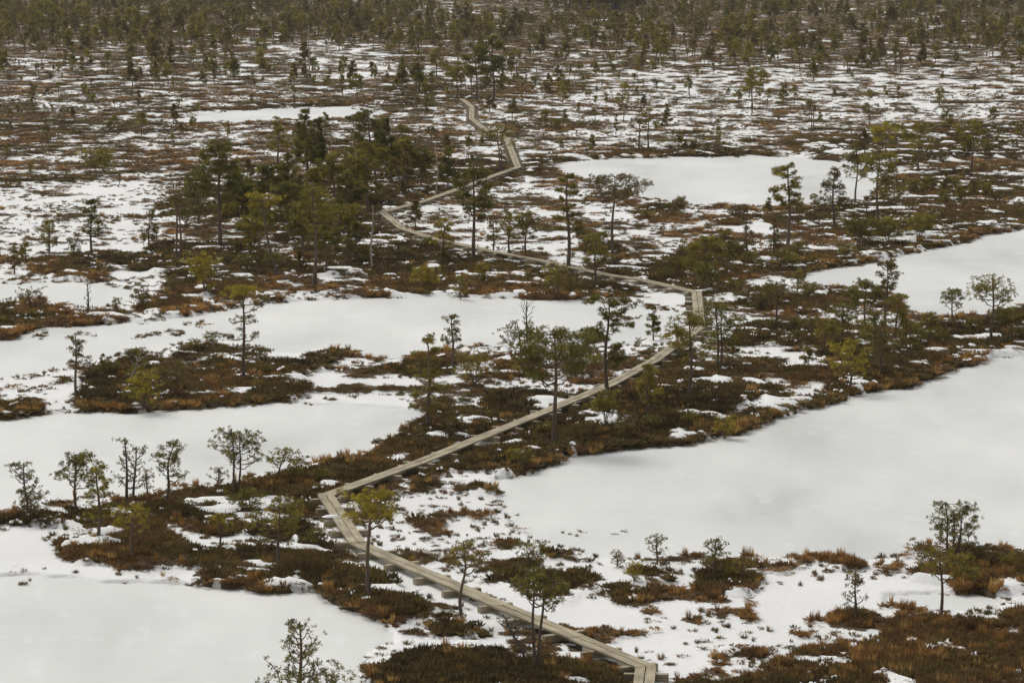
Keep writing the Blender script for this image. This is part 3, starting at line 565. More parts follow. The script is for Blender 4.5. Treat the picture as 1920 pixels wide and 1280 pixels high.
# kind, base x, base y, top y, half width px, crown base, colour, options, label
T = [
 ('con', 563,1412,1160,118,.12,'dark', dict(dens=.5,limbs=34), 'young olive-green pine rising from the bottom edge before the lower left pond'),
 ('umb', 692,1122, 922, 56,.66,'yellow',dict(dens=1.15,dx=0), 'umbrella-shaped pine with yellow-green flat crown beside the near boardwalk bend'),
 ('umb', 867,1160,1016, 42,.62,'olive', dict(dens=.55,sinu=2.4), 'crooked pine with twisted dark stem standing before the near boardwalk'),
 ('umb',1008,1254,1068, 60,.62,'dark', dict(dens=1.0,stems=2), 'twin-stemmed dark green pine in front of the nearest boardwalk stretch'),
 ('dead', 988,1240,1150, 40,.3,'brown', dict(dx=-45,dens=.3), 'thin bare leaning stem left of the twin-stemmed pine'),
 ('bush', 997,1066,1014, 38,.1,'olive', dict(dens=.6), 'spreading dwarf pine on the tussock right of the crooked pine'),
 ('rag',1157,1062,1034, 14,.3,'brown', dict(dens=.3), 'tiny bent sapling left of the small pine at the large right pond shore'),
 ('rag',1232,1060,1006, 20,.35,'dark', dict(dens=.6), 'little dark sapling on a tussock at the near shore of the large right pond'),
 ('bush',1190,1088,1048, 22,.1,'yellow',dict(dens=.7), 'pale green dwarf shrub left of the tussock with the little sapling'),
 ('rag',1340,1080,1011, 28,.25,'dark', dict(dens=.7), 'small pine growing on the lone round heath island in the snow'),
 ('bush',1385,1082,1050, 34,.1,'olive',dict(dens=.5), 'low olive bush on the lone round heath island'),
 ('rag',1786,1050, 938, 56,.22,'dark', dict(dens=.85,stems=3), 'multi-stemmed dark pine on the heath island at the right edge'),
 ('bush',1738,1062,1012, 36,.1,'brown', dict(dens=.5), 'low spreading pine branch left of the multi-stemmed pine'),
 ('umb',1765,1166,1030, 45,.55,'olive', dict(dens=.75,dx=-6), 'thin-stemmed pine with green crown in front of the right edge island'),
 ('rag',1604,1160,1070, 26,.2,'brown', dict(dens=.45), 'slim ragged sapling in the snow left of the thin-stemmed pine'),
 ('dead',  53, 968, 866, 42,.35,'dark', dict(dens=3.2,dx=-6), 'broken mossy snag with side branches at the left edge'),
 ('bush',  55, 975, 915, 34,.1,'brown', dict(dens=.55), 'ragged low pine at the foot of the broken mossy snag'),
 ('umb', 143, 964, 850, 46,.42,'dark', dict(dens=1.0), 'flat-topped dark pine right of the broken snag on the left pond shore'),
 ('rag', 185,1002, 866, 34,.22,'olive', dict(dens=.85), 'olive pine close in front of the flat-topped dark pine'),
 ('dead', 238, 936, 818, 34,.2,'dark', dict(dens=1.0,sinu=.6), 'taller of the two nearly bare dead pines on the left pond shore'),
 ('dead', 250, 938, 838, 40,.25,'dark', dict(dens=1.2,sinu=.6,dx=6), 'shorter of the two nearly bare dead pines, spreading to the right'),
 ('rag', 307, 948, 827, 38,.42,'dark', dict(dens=.72,dx=26,sinu=2.6), 'S-curved leaning pine right of the two dead pines'),
 ('rag', 276, 925, 880, 16,.3,'brown', dict(dens=.4), 'thin sapling between the dead pines and the curved pine'),
 ('umb', 444, 924, 803, 50,.42,'dark', dict(dens=.85,stems=2), 'double-stemmed umbrella pine on the left pond shore'),
 ('umb', 516, 900, 845, 36,.42,'olive', dict(dens=.7,dx=22), 'short pine leaning right over the left pond near the boardwalk corner'),
 ('rag', 410, 912, 878, 22,.3,'brown', dict(dens=.5), 'scrubby pine under the double-stemmed umbrella pine'),
 ('bush', 467, 955, 906, 38,.1,'dark', dict(dens=.9), 'dark green bush behind the broad pine left of the boardwalk corner'),
 ('umb', 248,1048, 948, 42,.5,'yellow',dict(dens=.65,sinu=1.6), 'pale yellow-green pine with forked stem above the near left snow bank'),
 ('umb', 413,1030, 973, 19,.5,'yellow',dict(dens=1.0), 'tiny round-headed yellow-green pine between two heath mounds'),
 ('umb', 523,1060, 936, 50,.42,'olive', dict(dens=1.0), 'broad olive pine left of the sharp near boardwalk corner'),
 ('bush', 600,1020, 978, 30,.1,'dark', dict(dens=.7), 'dark low bush between the broad olive pine and the boardwalk'),
 ('col', 143, 740, 620, 22,.45,'brown', dict(dens=.75), 'slender lone pine at the left end of the heath island'),
 ('col', 457, 710, 545, 52,.30,'brown', dict(dens=.42,sinu=.5), 'pine with drooping thin lower branches on the heath island'),
 ('bush', 273, 760, 682, 34,.1,'yellow',dict(dens=.75), 'bright yellow-green bushy pine on the heath island'),
 ('bush', 325, 745, 685, 40,.1,'brown', dict(dens=.7), 'dull olive-brown bush right of the bright yellow-green bush'),
 ('birch',240, 726, 660, 24,.6,'olive', dict(dx=26), 'pale leaning dead stem behind the bright yellow-green bush'),
 ('rag', 170, 706, 670, 14,.3,'brown', dict(dens=.5), 'sapling just right of the slender lone pine'),
 ('rag', 255, 700, 655, 34,.5,'olive', dict(dens=.45), 'flat sparse pine at the back of the heath island'),
 ('umb',1040, 830, 618, 78,.50,'dark', dict(dens=1.5,sinu=.5,limbs=20), 'big pine with thick reddish trunk in front of the middle boardwalk'),
 ('rag',1138, 738, 557, 62,.28,'dark', dict(dens=1.2,sinu=1.2), 'large open-crowned pine behind the middle boardwalk'),
 ('rag', 803, 802, 630, 44,.15,'olive', dict(dens=.62), 'tall ragged pine at the end of the left pond'),
 ('rag', 848, 694, 590, 24,.42,'brown', dict(dens=.75), 'thin dark pine silhouetted against the middle pond'),
 ('bush', 890, 722, 662, 42,.1,'olive', dict(dens=.8), 'low green pine left of the big reddish-trunked pine'),
 ('umb', 984, 694, 602, 44,.35,'dark', dict(dens=.7,stems=3), 'many-stemmed spreading pine on the middle pond shore'),
 ('bare', 988, 640, 566, 24,.2,'olive', dict(), 'leafless birch shrub behind the many-stemmed spreading pine'),
 ('bush', 962, 868, 842, 15,.1,'yellow',dict(dens=1.1), 'tiny bright green pine below the middle boardwalk'),
 ('bush',1135, 790, 732, 42,.1,'olive', dict(dens=.95), 'round green pine bush touching the middle boardwalk'),
 ('rag',1215, 795, 684, 36,.3,'olive', dict(dens=.7), 'thin olive pine right of the round green bush'),
 ('bush',1072, 700, 650, 40,.1,'dark', dict(dens=.7), 'dark bush behind the big pine crown'),
 ('umb',1293, 746, 588, 42,.35,'olive', dict(dens=1.0), 'pine in front of the hidden boardwalk corner, left of its pair'),
 ('umb',1348, 692, 566, 40,.32,'dark', dict(dens=1.0,stems=2), 'two-stemmed pine just right of the hidden boardwalk corner'),
 ('bush',1360, 822, 782, 26,.1,'yellow',dict(dens=.8), 'yellow-green bush on the shore of the large right pond'),
 ('umb',1594, 722, 630, 40,.25,'yellow',dict(dens=.8,sinu=1.5), 'yellow-green pine on the heath bank above the large right pond'),
 ('rag',1650, 700, 612, 40,.2,'brown', dict(dens=.6), 'grey-brown thicket pine right of the yellow-green bank pine'),
 ('umb',1622, 610, 530, 38,.35,'dark', dict(dens=1.3), 'dense dark green pine left of the right pond narrows'),
 ('rag',1660, 612, 487, 32,.40,'brown', dict(dens=.8), 'taller slim pine rising behind the dense dark green pine'),
 ('umb',1785, 604, 543, 25,.40,'dark', dict(dens=.95), 'small round-headed pine on the right pond shore'),
 ('umb',1858, 640, 518, 46,.50,'olive', dict(dens=.85), 'wide umbrella pine on the right pond shore near the right edge'),
 ('rag',1455, 612, 528, 34,.5,'brown', dict(dens=.35), 'sparse half-dead pine right of the upper boardwalk corner'),
 ('rag',1495, 548, 505, 16,.3,'olive', dict(dens=.5), 'little pine at the tip of the right pond'),
 ('rag',1520, 640, 590, 26,.3,'brown', dict(dens=.4), 'low sparse pine in the heath between the right ponds'),
 ('rag',1477, 468, 308, 40,.45,'olive', dict(dens=.8), 'tall clumpy pine at the near shore of the upper pond'),
 ('con',1563, 428, 316, 32,.30,'brown', dict(dens=.6), 'cone-shaped pine right of the tall clumpy pine'),
 ('umb',1604, 378, 284, 30,.45,'dark', dict(dens=.6), 'flat-crowned pine at the right end of the upper pond'),
 ('umb',1645, 432, 292, 40,.50,'olive', dict(dens=.75), 'tall thin-trunked pine in the heath right of the upper pond'),
 ('birch',1677, 374, 332, 8,.3,'olive', dict(), 'short pale dead birch right of the upper pond'),
 ('col',1400, 486, 386, 14,.2,'brown', dict(dens=.4), 'pole-thin sparse pine in front of the upper pond'),
 ('col',1450, 476, 402, 14,.2,'brown', dict(dens=.4), 'pole-thin pine close left of the tall clumpy pine'),
 ('umb',1322, 520, 446, 38,.4,'olive', dict(dens=1.1), 'round olive pine above the upper boardwalk corner'),
 ('bush',1320, 545, 492, 32,.1,'dark', dict(dens=.9), 'dark bush under the round olive pine'),
 ('bush',1610, 462, 412, 42,.1,'dark', dict(dens=.9), 'left bush of the green thicket between upper and right ponds'),
 ('bush',1665, 455, 408, 38,.1,'olive', dict(dens=.8), 'middle bush of the green thicket between upper and right ponds'),
 ('bush',1722, 446, 402, 40,.1,'olive', dict(dens=.8), 'right bush of the green thicket between upper and right ponds'),
 ('col',1065, 506, 326, 30,.38,'olive', dict(dens=.8), 'tall slender pine right of the long upper boardwalk'),
 ('umb',1150, 498, 333, 54,.72,'brown', dict(dens=.8), 'flat umbrella pine with long bare trunk beside the upper pond'),
 ('umb', 888, 486, 316, 42,.42,'dark', dict(dens=.9,sinu=.4), 'straight dark pine standing before the upper boardwalk zigzag'),
 ('rag',1117, 536, 438, 36,.35,'olive', dict(dens=.75), 'olive pine in front of the long boardwalk, right of the slender pine'),
 ('umb', 955, 482, 396, 26,.4,'olive', dict(dens=.7), 'left of two small pines just behind the long boardwalk'),
 ('umb', 986, 484, 400, 26,.4,'dark', dict(dens=.7), 'right of two small pines just behind the long boardwalk'),
 ('rag', 925, 474, 408, 20,.3,'brown', dict(dens=.4), 'sparse greyish pine right of the straight dark pine'),
 ('rag', 832, 470, 412, 24,.2,'yellow',dict(dens=.7), 'light green pine overhanging the long upper boardwalk'),
 ('birch',698, 505, 386, 9,.35,'olive', dict(sinu=1.3), 'white birch trunk with broken top left of the boardwalk zigzag'),
 ('birch',818, 364, 268, 10,.35,'olive', dict(sinu=1.5), 'crooked white birch among the dark pines above the zigzag'),
 ('bush', 798, 540, 502, 30,.1,'yellow',dict(dens=.9), 'bright green bush in the heath below the long boardwalk'),
 ('bush', 904, 526, 496, 17,.1,'yellow',dict(dens=.9), 'small domed yellow-green bush below the long boardwalk'),
 ('rag', 863, 550, 508, 16,.3,'olive', dict(dens=.6), 'small thin pine on the middle pond shore below the long boardwalk'),
 ('bush',1042, 560, 502, 28,.1,'olive', dict(dens=.7), 'olive bush at the right part of the middle pond shore'),
 ('umb', 413, 456, 263, 50,.40,'dark', dict(dens=1.1,sinu=.4), 'tallest dense pine with a clean trunk at the left of the pine group'),
 ('rag', 172, 480, 375, 26,.35,'dark', dict(dens=.7), 'lone dark pine on the snow field at left'),
 ('rag',  93, 480, 420, 24,.2,'olive', dict(dens=.6), 'small olive pine left of the lone dark pine'),
 ('bush', 140, 480, 447, 18,.1,'brown', dict(dens=.5), 'brownish bush between the small olive pine and the lone dark pine'),
 ('col', 280, 466, 400, 18,.2,'brown', dict(dens=.5), 'thin sparse sapling right of the lone dark pine'),
 ('umb', 335, 506, 350, 30,.72,'brown', dict(dens=.55,stems=2), 'two thin trunks with sparse high crown left of the tallest dense pine'),
 ('umb', 520, 520, 365, 34,.78,'yellow',dict(dx=-34,dens=.9,sinu=1.4), 'bent pine leaning left with a small yellow-green crown'),
 ('umb', 590, 536, 350, 38,.45,'olive', dict(dens=.8), 'tall olive pine right of the bent leaning pine'),
 ('bush', 384, 545, 468, 34,.1,'yellow',dict(dens=.8), 'yellowish young pine in front of the tallest dense pine'),
 ('bush', 52, 578, 540, 32,.1,'brown', dict(dens=.35), 'sparse spreading shrub beside the small left pond'),
 ('bare', 165, 590, 530, 14,.15,'olive', dict(), 'leafless birch shoots at the edge of the small left pond'),
 ('bush', 266, 574, 536, 22,.1,'brown', dict(dens=.5), 'grey-green bush at the right end of the small left pond'),
 ('rag', 217, 584, 558, 8,.2,'brown', dict(dens=.6), 'tiny sapling at the shore of the small left pond'),
 ('rag', 325, 560, 516, 22,.2,'brown', dict(dens=.45), 'low thin pine on the heath right of the small left pond'),
 ('con', 575, 340, 205, 34,.22,'dark', dict(dens=.9), 'tall dark pine of the close pair below the far left pond'),
 ('con', 596, 345, 225, 30,.22,'dark', dict(dens=.9), 'shorter right pine of the close pair below the far left pond'),
 ('con', 521, 308, 220, 22,.25,'olive', dict(dens=.7), 'slim pine left of the close dark pair'),
 ('umb', 692, 336, 206, 38,.35,'dark', dict(dens=.8), 'open-crowned dark pine left of the upper zigzag, tallest of its clump'),
 ('con', 724, 334, 226, 26,.2,'dark', dict(dens=1.1), 'narrow dense dark pine right of the open-crowned dark pine'),
 ('rag', 690, 400, 268, 34,.3,'olive', dict(dens=.7), 'olive pine in front of the open-crowned dark pine'),
 ('con', 540, 392, 288, 36,.15,'dark', dict(dens=1.0), 'full dark pine right of the tallest dense pine'),
 ('umb', 626, 384, 286, 28,.35,'olive', dict(dens=.9), 'rounded pine in the middle of the pine group'),
 ('umb', 545, 440, 345, 34,.3,'dark', dict(dens=1.0), 'dark pine behind the bent leaning pine'),
 ('bush', 480, 450, 395, 40,.1,'dark', dict(dens=.8), 'dark undergrowth pine right of the tallest dense pine trunk'),
 ('bush', 640, 440, 385, 42,.1,'olive', dict(dens=.8), 'green undergrowth pine in the middle of the pine group'),
 ('bush', 350, 425, 372, 34,.1,'dark', dict(dens=.7), 'dark bush at the left tip of the pine group heath'),
 ('bush', 745, 330, 285, 36,.1,'brown', dict(dens=.6), 'brownish bush under the narrow dense dark pine'),
 ('umb', 938, 320, 236, 27,.55,'olive', dict(dens=.7,stems=2), 'two-trunked pine beside the far boardwalk'),
 ('umb', 925, 188,  68, 36,.25,'dark', dict(dens=1.2), 'largest dark pine at the far end of the boardwalk'),
 ('umb', 893, 190,  88, 28,.3,'dark', dict(dens=1.0), 'dark pine left of the largest one at the far boardwalk end'),
 ('con', 785, 172,  98, 22,.2,'dark', dict(dens=1.1), 'dark conical pine left of the far boardwalk end'),
 ('umb', 858, 186, 118, 18,.45,'olive', dict(dens=.8), 'thin-trunked pine right beside the far boardwalk end'),
 ('birch',580, 155,  50, 6,.3,'olive', dict(sinu=.3), 'tall thin white birch trunk far off at upper left'),
 ('birch',417, 196, 144, 6,.3,'olive', dict(stems=2), 'pair of pale birch stubs above the far left pond'),
 ('birch',1078,166, 118, 6,.3,'olive', dict(), 'white birch trunk right of the far boardwalk end'),
 ('birch',898, 190, 150, 4,.4,'olive', dict(), 'short pale trunk at the far boardwalk end'),
 ('rag',1198, 282, 208, 20,.5,'brown', dict(dens=.5), 'left of two sparse pines behind the upper pond'),
 ('rag',1216, 280, 204, 16,.55,'olive', dict(dens=.55), 'right of two sparse pines behind the upper pond'),
 ('rag',1168, 206, 160, 18,.2,'olive', dict(dens=.7), 'small pine on the far streaked snow, mid-way to the top'),
 ('rag',1523, 244, 188, 20,.5,'brown', dict(dens=.5,stems=2), 'two-stemmed sparse pine on the far right snow'),
 ('rag',1630, 238, 196, 18,.45,'brown', dict(dens=.5), 'small sparse pine right of the two-stemmed far right pine'),
 ('con',1345, 283, 226, 14,.2,'olive', dict(dens=.5), 'thin pine on the strip behind the upper pond'),
 ('umb',1660, 305, 236, 34,.35,'yellow',dict(dens=.9), 'yellowish pine in the heath strip right behind the upper pond'),
 ('umb',1722, 322, 232, 38,.35,'olive', dict(dens=.9), 'olive pine in the heath strip, right of the yellowish pine'),
 ('umb',1822, 316, 226, 28,.4,'olive', dict(dens=.6), 'thin olive pine in the heath strip near the right edge'),
 ('umb',1410, 205, 130, 24,.25,'olive', dict(dens=.8), 'olive pine alone in the far right snow streaks'),
 ('bush', 190, 330, 282, 40,.1,'olive', dict(dens=.6), 'olive bush on the far left heath mound'),
]
ORDS = ['first', 'second', 'third', 'fourth', 'fifth', 'sixth', 'seventh', 'eighth', 'ninth', 'tenth', 'eleventh', 'twelfth', 'thirteenth', 'fourteenth']
G1 = [(372,420,325,30),(445,405,312,34),(468,480,408,30),(503,410,310,36),(566,480,385,34),(588,420,318,36),(612,510,425,30),(650,425,322,34),(664,378,280,34),(668,490,420,28),(706,370,272,30),(762,350,258,30),(790,352,280,26),(840,345,285,24)]
for k, (a, b_, c, w_) in enumerate(G1):
    T.append((['umb', 'con', 'umb', 'rag'][k % 4], a, b_, c, w_, [.3, .15, .4, .25][k % 4], ['dark', 'dark', 'olive'][k % 3], dict(dens=1.15), f'{ORDS[k]} from the left of the close-set pines filling the grove by the zigzag'))
G2 = [(1545,660,598,30),(1580,640,570,32),(1640,660,585,34),(1680,640,560,32),(1705,668,606,30),(1745,640,588,28)]
for k, (a, b_, c, w_) in enumerate(G2):
    T.append((['rag', 'umb', 'con'][k % 3], a, b_, c, w_, .25, ['olive', 'dark', 'olive'][k % 3], dict(dens=1.0), f'{ORDS[k]} from the left of the crowded pines between the two right ponds'))
def add_thing(name, label, cat, x, y, z, wood, needles, bm, nm, sc_=1., rz=0., group=None):
    o = link(name, None, label=label, category=cat); o.location = (x, y, z); o.empty_display_size = .3; o.scale = (sc_,) * 3; o.rotation_euler = (0, 0, rz)
    if group: o['group'] = group
    link('trunk', wood, o)
    if needles is not None: link('crown', needles, o)
    return o
occupied = []
for i, (kd, bx, by, ty_, hwp, cb, colr, opt, lb) in enumerate(T):
    x, y, z = place(bx, by); s = px_per_m(x, y); opt = dict(opt)
    if 'dx' in opt: opt['dx'] = opt['dx'] / s
    if kd == 'bush': opt['stems'] = 4; opt['limbs'] = 6
    wd_, nd = gen_tree(kd, (by - ty_) / s / .985, hwp / s, cb, 100 + i, L=blade_L(s), **opt)
    nm_, ct_ = CAT.get(kd, ('pine_tree', 'pine'))
    wm = wood_mesh('trunk', wd_, BARK.get(kd, m_bark))
    nm2 = new_mesh('crown', nd[0], nd[1], m_pine[colr], [('tint', 'FLOAT', 'POINT', nd[2])]) if nd else None
    add_thing(nm_, lb, ct_, x, y, z, wm, nm2, None, None)
    occupied.append((x, y))
    if lb.startswith('pine with drooping'):                         # its bright yellow-green cap
        w2, n2 = gen_tree('umb', 32 / s, 36 / s, .3, 777, L=blade_L(s), dens=1.3)
        cap = link('crown', new_mesh('crown', n2[0] + np.array([-.02, 0, (by - 570) / s]), n2[1], m_pine['yellow'], [('tint', 'FLOAT', 'POINT', n2[2])]), [o for o in C.objects if o.get('label') == lb][0])
        cap['label'] = 'bright yellow-green flat cap of needles'
# ---------------------------------------------------------------- smaller and farther pines: a few shapes, each tree its own object
PROTO = []
for k in range(14):
    kd, h_, w_, cb, d_ = [('rag', 3, .75, .3, .75), ('umb', 3, .8, .42, .9), ('con', 3, .75, .15, .8), ('col', 3, .45, .25, .6), ('umb', 3, .7, .55, .7), ('rag', 3, .6, .45, .5), ('con', 3, .9, .2, 1.)][k % 7]
    w_m, n_m = gen_tree(kd, h_, w_, cb, 900 + k, L=.24 if k < 7 else .36, dens=d_ * 1.5, fol=1.2)
    colr = ['olive', 'dark', 'brown', 'olive', 'brown', 'brown', 'dark'][(k * 3) % 7]
    PROTO.append((wood_mesh('trunk', w_m, m_bark), new_mesh('crown', n_m[0], n_m[1], m_pine[colr], [('tint', 'FLOAT', 'POINT', n_m[2])])))
Rw = np.random.RandomState(23)
def scatter(nm, r0, r1):
    r_ = np.sqrt(Rw.uniform(r0 * r0, r1 * r1, nm)); a_ = Rw.uniform(-.2, .2, nm); return r_ * np.sin(a_), r_ * np.cos(a_)
def area(r0, r1): return .2 * (r1 * r1 - r0 * r0)
cand = []
for r0_, r1_, dn in ((85, 150, .020), (150, 230, .020), (230, 320, .026), (320, 400, .050), (400, 480, .075), (480, 560, .095), (560, 950, .090)):
    k = int(area(r0_, r1_) * dn); x_, y_ = scatter(k, r0_, r1_)
    ic_, cv_, z_, bd_, D_, _ = bog(x_, y_)
    clump = fbm(x_ / 28, y_ / 28, 333, 2)
    px_, py_ = to_px(x_, y_)
    prob = (.25 + .9 * np.clip(D_, 0, 1)) * sstep(.25, .62, clump) * 1.25
    prob = np.where((py_ < 210) & (px_ < 860), prob * 1.5, prob)
    ok = (ic_ < .25) & (bd_ > 1.0) & (Rw.rand(k) < prob)
    for a in np.nonzero(ok)[0]:
        far_ = sstep(180., 420., np.float64(y_[a]))
        hh = Rw.uniform(.55, 1.7) * (1 - far_) + (.7 + 3.0 * Rw.rand()**2.6) * far_
        cand.append((x_[a], y_[a], max(z_[a], 0) - .03, hh))
# tall dark stand at the very back
for k in range(60):
    x_, y_ = ray(Rw.uniform(1050, 1195), Rw.uniform(12, 22)); cand.append((x_, y_, .03, Rw.uniform(5, 8)))
cand = [c for c in cand if min((c[0] - o[0])**2 + (c[1] - o[1])**2 for o in occupied) > .8]
cand.sort(key=lambda c: -c[3] / c[1])
MARKS = [(0,60,'upper left edge'),(330,25,'open wood edge at upper left'),(580,105,'tall thin white birch trunk'),(417,170,'pair of pale birch stubs'),(480,214,'far left pond'),(60,230,'far left heath'),(200,160,'dark pines of the far left heath'),(700,110,'snow glade left of the far boardwalk end'),(830,20,'white glade at the top'),(785,140,'far dark conical pine'),(925,130,'largest far dark pine'),(1078,145,'white birch right of the far boardwalk end'),(1120,10,'dark stand at the very top'),(1168,185,'small pine on the streaked snow'),(1410,170,'lone olive pine in the far snow streaks'),(1523,215,'two-stemmed far right pine'),(1300,60,'far wood right of the top centre'),(1600,50,'far wood at upper right'),(1880,60,'upper right edge'),(1760,150,'far right snow streaks'),(1340,285,'heath strip behind the upper pond'),(1200,240,'two sparse pines behind the upper pond'),(700,260,'open-crowned dark pine clump'),(585,270,'close dark pine pair'),(413,360,'tallest dense pine'),(190,310,'far left heath mound'),(172,430,'lone dark pine on the snow'),(150,500,'left heath strip'),(717,397,'sharp far boardwalk corner'),(885,222,'far boardwalk bends'),(971,313,'upper boardwalk corner'),(1065,420,'tall slender pine'),(1250,395,'round heath patch by the upper pond'),(1477,390,'tall clumpy pine'),(1645,360,'tall thin-trunked pine'),(1850,360,'right heath slope'),(1665,440,'green thicket'),(1306,547,'square boardwalk corner'),(1530,565,'heath spit by the right pond'),(590,450,'tall olive pine'),(900,520,'long boardwalk'),(60,600,'small left pond'),(320,575,'heath between the left ponds'),(300,720,'heath island'),(700,690,'middle pond'),(1040,700,'big reddish-trunked pine'),(1293,670,'paired pines at the hidden corner'),(1500,680,'heath between the right ponds'),(1750,650,'bank above the large right pond'),(1250,800,'shore of the large right pond'),(850,840,'middle boardwalk'),(611,927,'sharp near boardwalk corner'),(250,960,'dead pine pair'),(450,1060,'broad olive pine'),(692,1080,'near umbrella pine'),(867,1120,'crooked pine'),(1010,1180,'twin-stemmed pine'),(1150,1090,'near shore tussocks'),(1360,1080,'lone round heath island'),(1790,1060,'island at the right edge'),(1600,1240,'bottom right heath'),(850,1250,'bottom centre heath')]
SEEN = {}
def rel_label(x, y, what, fallback_group):
    px_, py_ = to_px(x, y); m = min(MARKS, key=lambda m: (m[0] - px_)**2 + 2.2 * (m[1] - py_)**2); dx_, dy_ = px_ - m[0], py_ - m[1]
    hx = '' if abs(dx_) < 14 else ('just ' if abs(dx_) < 45 else '' if abs(dx_) < 90 else 'well ') + ('left' if dx_ < 0 else 'right')
    vy = '' if abs(dy_) < 7 else ('behind' if dy_ < 0 else 'in front')
    rel = (f'{vy} and {hx} of' if hx and vy else f'{hx} of' if hx else ('behind' if vy == 'behind' else 'in front of') if vy else 'right at').strip()
    w_ = f'{what} {rel} the {m[2]}'.split()
    if len(w_) > 16: w_ = w_[1:]
    if len(w_) > 16: w_ = w_[1:]
    if len(w_) > 16: w_ = [q for q in w_ if q not in ('just', 'well')]
    lb = ' '.join(w_)
    return lb, SEEN.setdefault(lb, fallback_group)
def zone(x, y):
    px_, py_ = to_px(x, y)
    inside = 0 <= px_ <= 1920 and 0 <= py_ <= 1290
    if py_ > 690: l = 'knee-high pine sapling sticking out of the near heath', 'saplings in the near heath'
    elif py_ > 560: l = 'small unremarkable sapling in the heath around the middle pond', 'saplings around the middle pond'
    elif py_ > 330: l = ('little young pine in the undergrowth left of the boardwalk zigzag', 'young pines left of the zigzag') if px_ < 720 else ('little young pine scattered between the long boardwalk and right ponds', 'young pines right of the zigzag')
    elif py_ > 190: l = ('small scattered pine on the snowy flats around the far left pond', 'pines around the far left pond') if px_ < 900 else ('small scattered pine on streaked snow beyond the upper pond', 'pines beyond the upper pond')
    else: l = ('distant small pine in the open wood at upper left', 'distant pines at upper left') if px_ < 900 else ('distant small pine in the open wood at upper right', 'distant pines at upper right')
    return inside, l
BUSH = []
for k in range(6):
    w_m, n_m = gen_tree('bush', 1., .75, .1, 950 + k, L=.13 if k < 3 else .22, dens=.8, stems=4, limbs=5)
    BUSH.append((wood_mesh('stem', w_m, m_bark), new_mesh('crown', n_m[0], n_m[1], m_pine[['dark', 'olive', 'brown'][k % 3]], [('tint', 'FLOAT', 'POINT', n_m[2])])))
nbush = 0
xb, yb = [], []
for r0_, r1_, k in ((75, 130, 420), (130, 220, 1100), (220, 360, 900)):
    a, b = scatter(k, r0_, r1_); xb += list(a); yb += list(b)
xb, yb = np.array(xb), np.array(yb); ic_, cv_, z_, bd_, D_, mg_ = bog(xb, yb)
BL = [('low dark pine scrub growing out of the near heath', 'pine scrub in the near heath'), ('low pine scrub among the heath left of the zigzag', 'pine scrub left of the zigzag'), ('low pine scrub in the heath around the right ponds', 'pine scrub around the right ponds'), ('low distant pine scrub on the far heath patches', 'pine scrub on the far heath')]
for a in np.nonzero((mg_ > .55) & (ic_ < .05) & (bd_ > 1.2) & (D_ > .6) & (fbm(xb / 14, yb / 14, 555, 2) > .46))[0]:
    px_, py_ = to_px(xb[a], yb[a])
    if not (0 < px_ < 1920 and py_ < 1290) or nbush >= 250: continue
    lb, gp = BL[0] if py_ > 600 else BL[3] if py_ < 300 else BL[1] if px_ < 760 else BL[2]
    w_m, n_m = BUSH[nbush % 3 + (3 if yb[a] > 170 else 0)]
    lb, gp = rel_label(xb[a], yb[a], ['dark', 'olive', 'brownish'][nbush % 3] + ' low pine scrub', gp)
    add_thing('dwarf_pine', lb, 'shrub', xb[a], yb[a], max(z_[a], 0) - .03, w_m, n_m, None, None, Rw.uniform(.35, .65 if yb[a] < 130 else .95), Rw.rand() * 6.28, gp); nbush += 1
print('bushes', nbush)
n_ind = 0; rest = []
LIM = 300 - sum(1 for t in T if t[0] in ('rag', 'umb', 'con', 'col'))
for k, (x, y, z, hh) in enumerate(cand):
    ins, (lb, gp) = zone(x, y)
    if ins and n_ind < LIM and y < 640:
        w_m, n_m = PROTO[(k * 5) % 7 + (7 if y > 300 else 0)]
        kk = (k * 5) % 7 + (7 if y > 300 else 0)
        hpx = hh * px_per_m(x, y)
        what = ('tall ' if hpx > 52 else 'tiny ' if hpx < 24 else 'small ' if hpx < 36 else 'mid-size ') + ['ragged', 'flat-topped', 'conical', 'slender', 'umbrella-crowned', 'sparse', 'full'][kk % 7] + ' ' + ['olive', 'dark', 'brownish', 'olive', 'brownish', 'brownish', 'dark'][(kk * 3) % 7] + ' pine'
        lb, gp = rel_label(x, y, what, gp)
        add_thing('pine_tree', lb, 'pine', x, y, z, w_m, n_m, None, None, hh / 3., Rw.rand() * 6.28, gp); n_ind += 1
    else: rest.append((x, y, z, hh))
# the rest of the wood reads as one mass
col = bpy.data.collections.new('far_pine_shapes')
for k in range(7, 14):
    w_m, n_m = PROTO[k]
    me = bpy.data.meshes.new('far_pine'); import bmesh
    bm_ = bmesh.new(); bm_.from_mesh(w_m); nf = len(bm_.faces); bm_.from_mesh(n_m); bm_.faces.ensure_lookup_table()
    for f_ in bm_.faces[nf:]: f_.material_index = 1
    bm_.to_mesh(me); bm_.free(); me.materials.append(m_bark); me.materials.append(n_m.materials[0])
    col.objects.link(bpy.data.objects.new('far_pine', me))
A = np.array(rest); n = len(A)
me = bpy.data.meshes.new('far_wood'); me.vertices.add(n); me.vertices.foreach_set('co', A[:, :3].astype(np.float32).ravel())
for an, ty2, arr in (('rz', 'FLOAT_VECTOR', np.c_[np.zeros(n), np.zeros(n), Rw.rand(n) * 6.28]), ('sc', 'FLOAT_VECTOR', np.stack([A[:, 3] / 3 * Rw.uniform(.85, 1.35, n)] * 2 + [A[:, 3] / 3], 1)), ('idx', 'INT', Rw.randint(0, 7, n))):
    at = me.attributes.new(an, ty2, 'POINT'); at.data.foreach_set('vector' if ty2 == 'FLOAT_VECTOR' else 'value', np.asarray(arr, np.int32 if ty2 == 'INT' else np.float32).ravel())
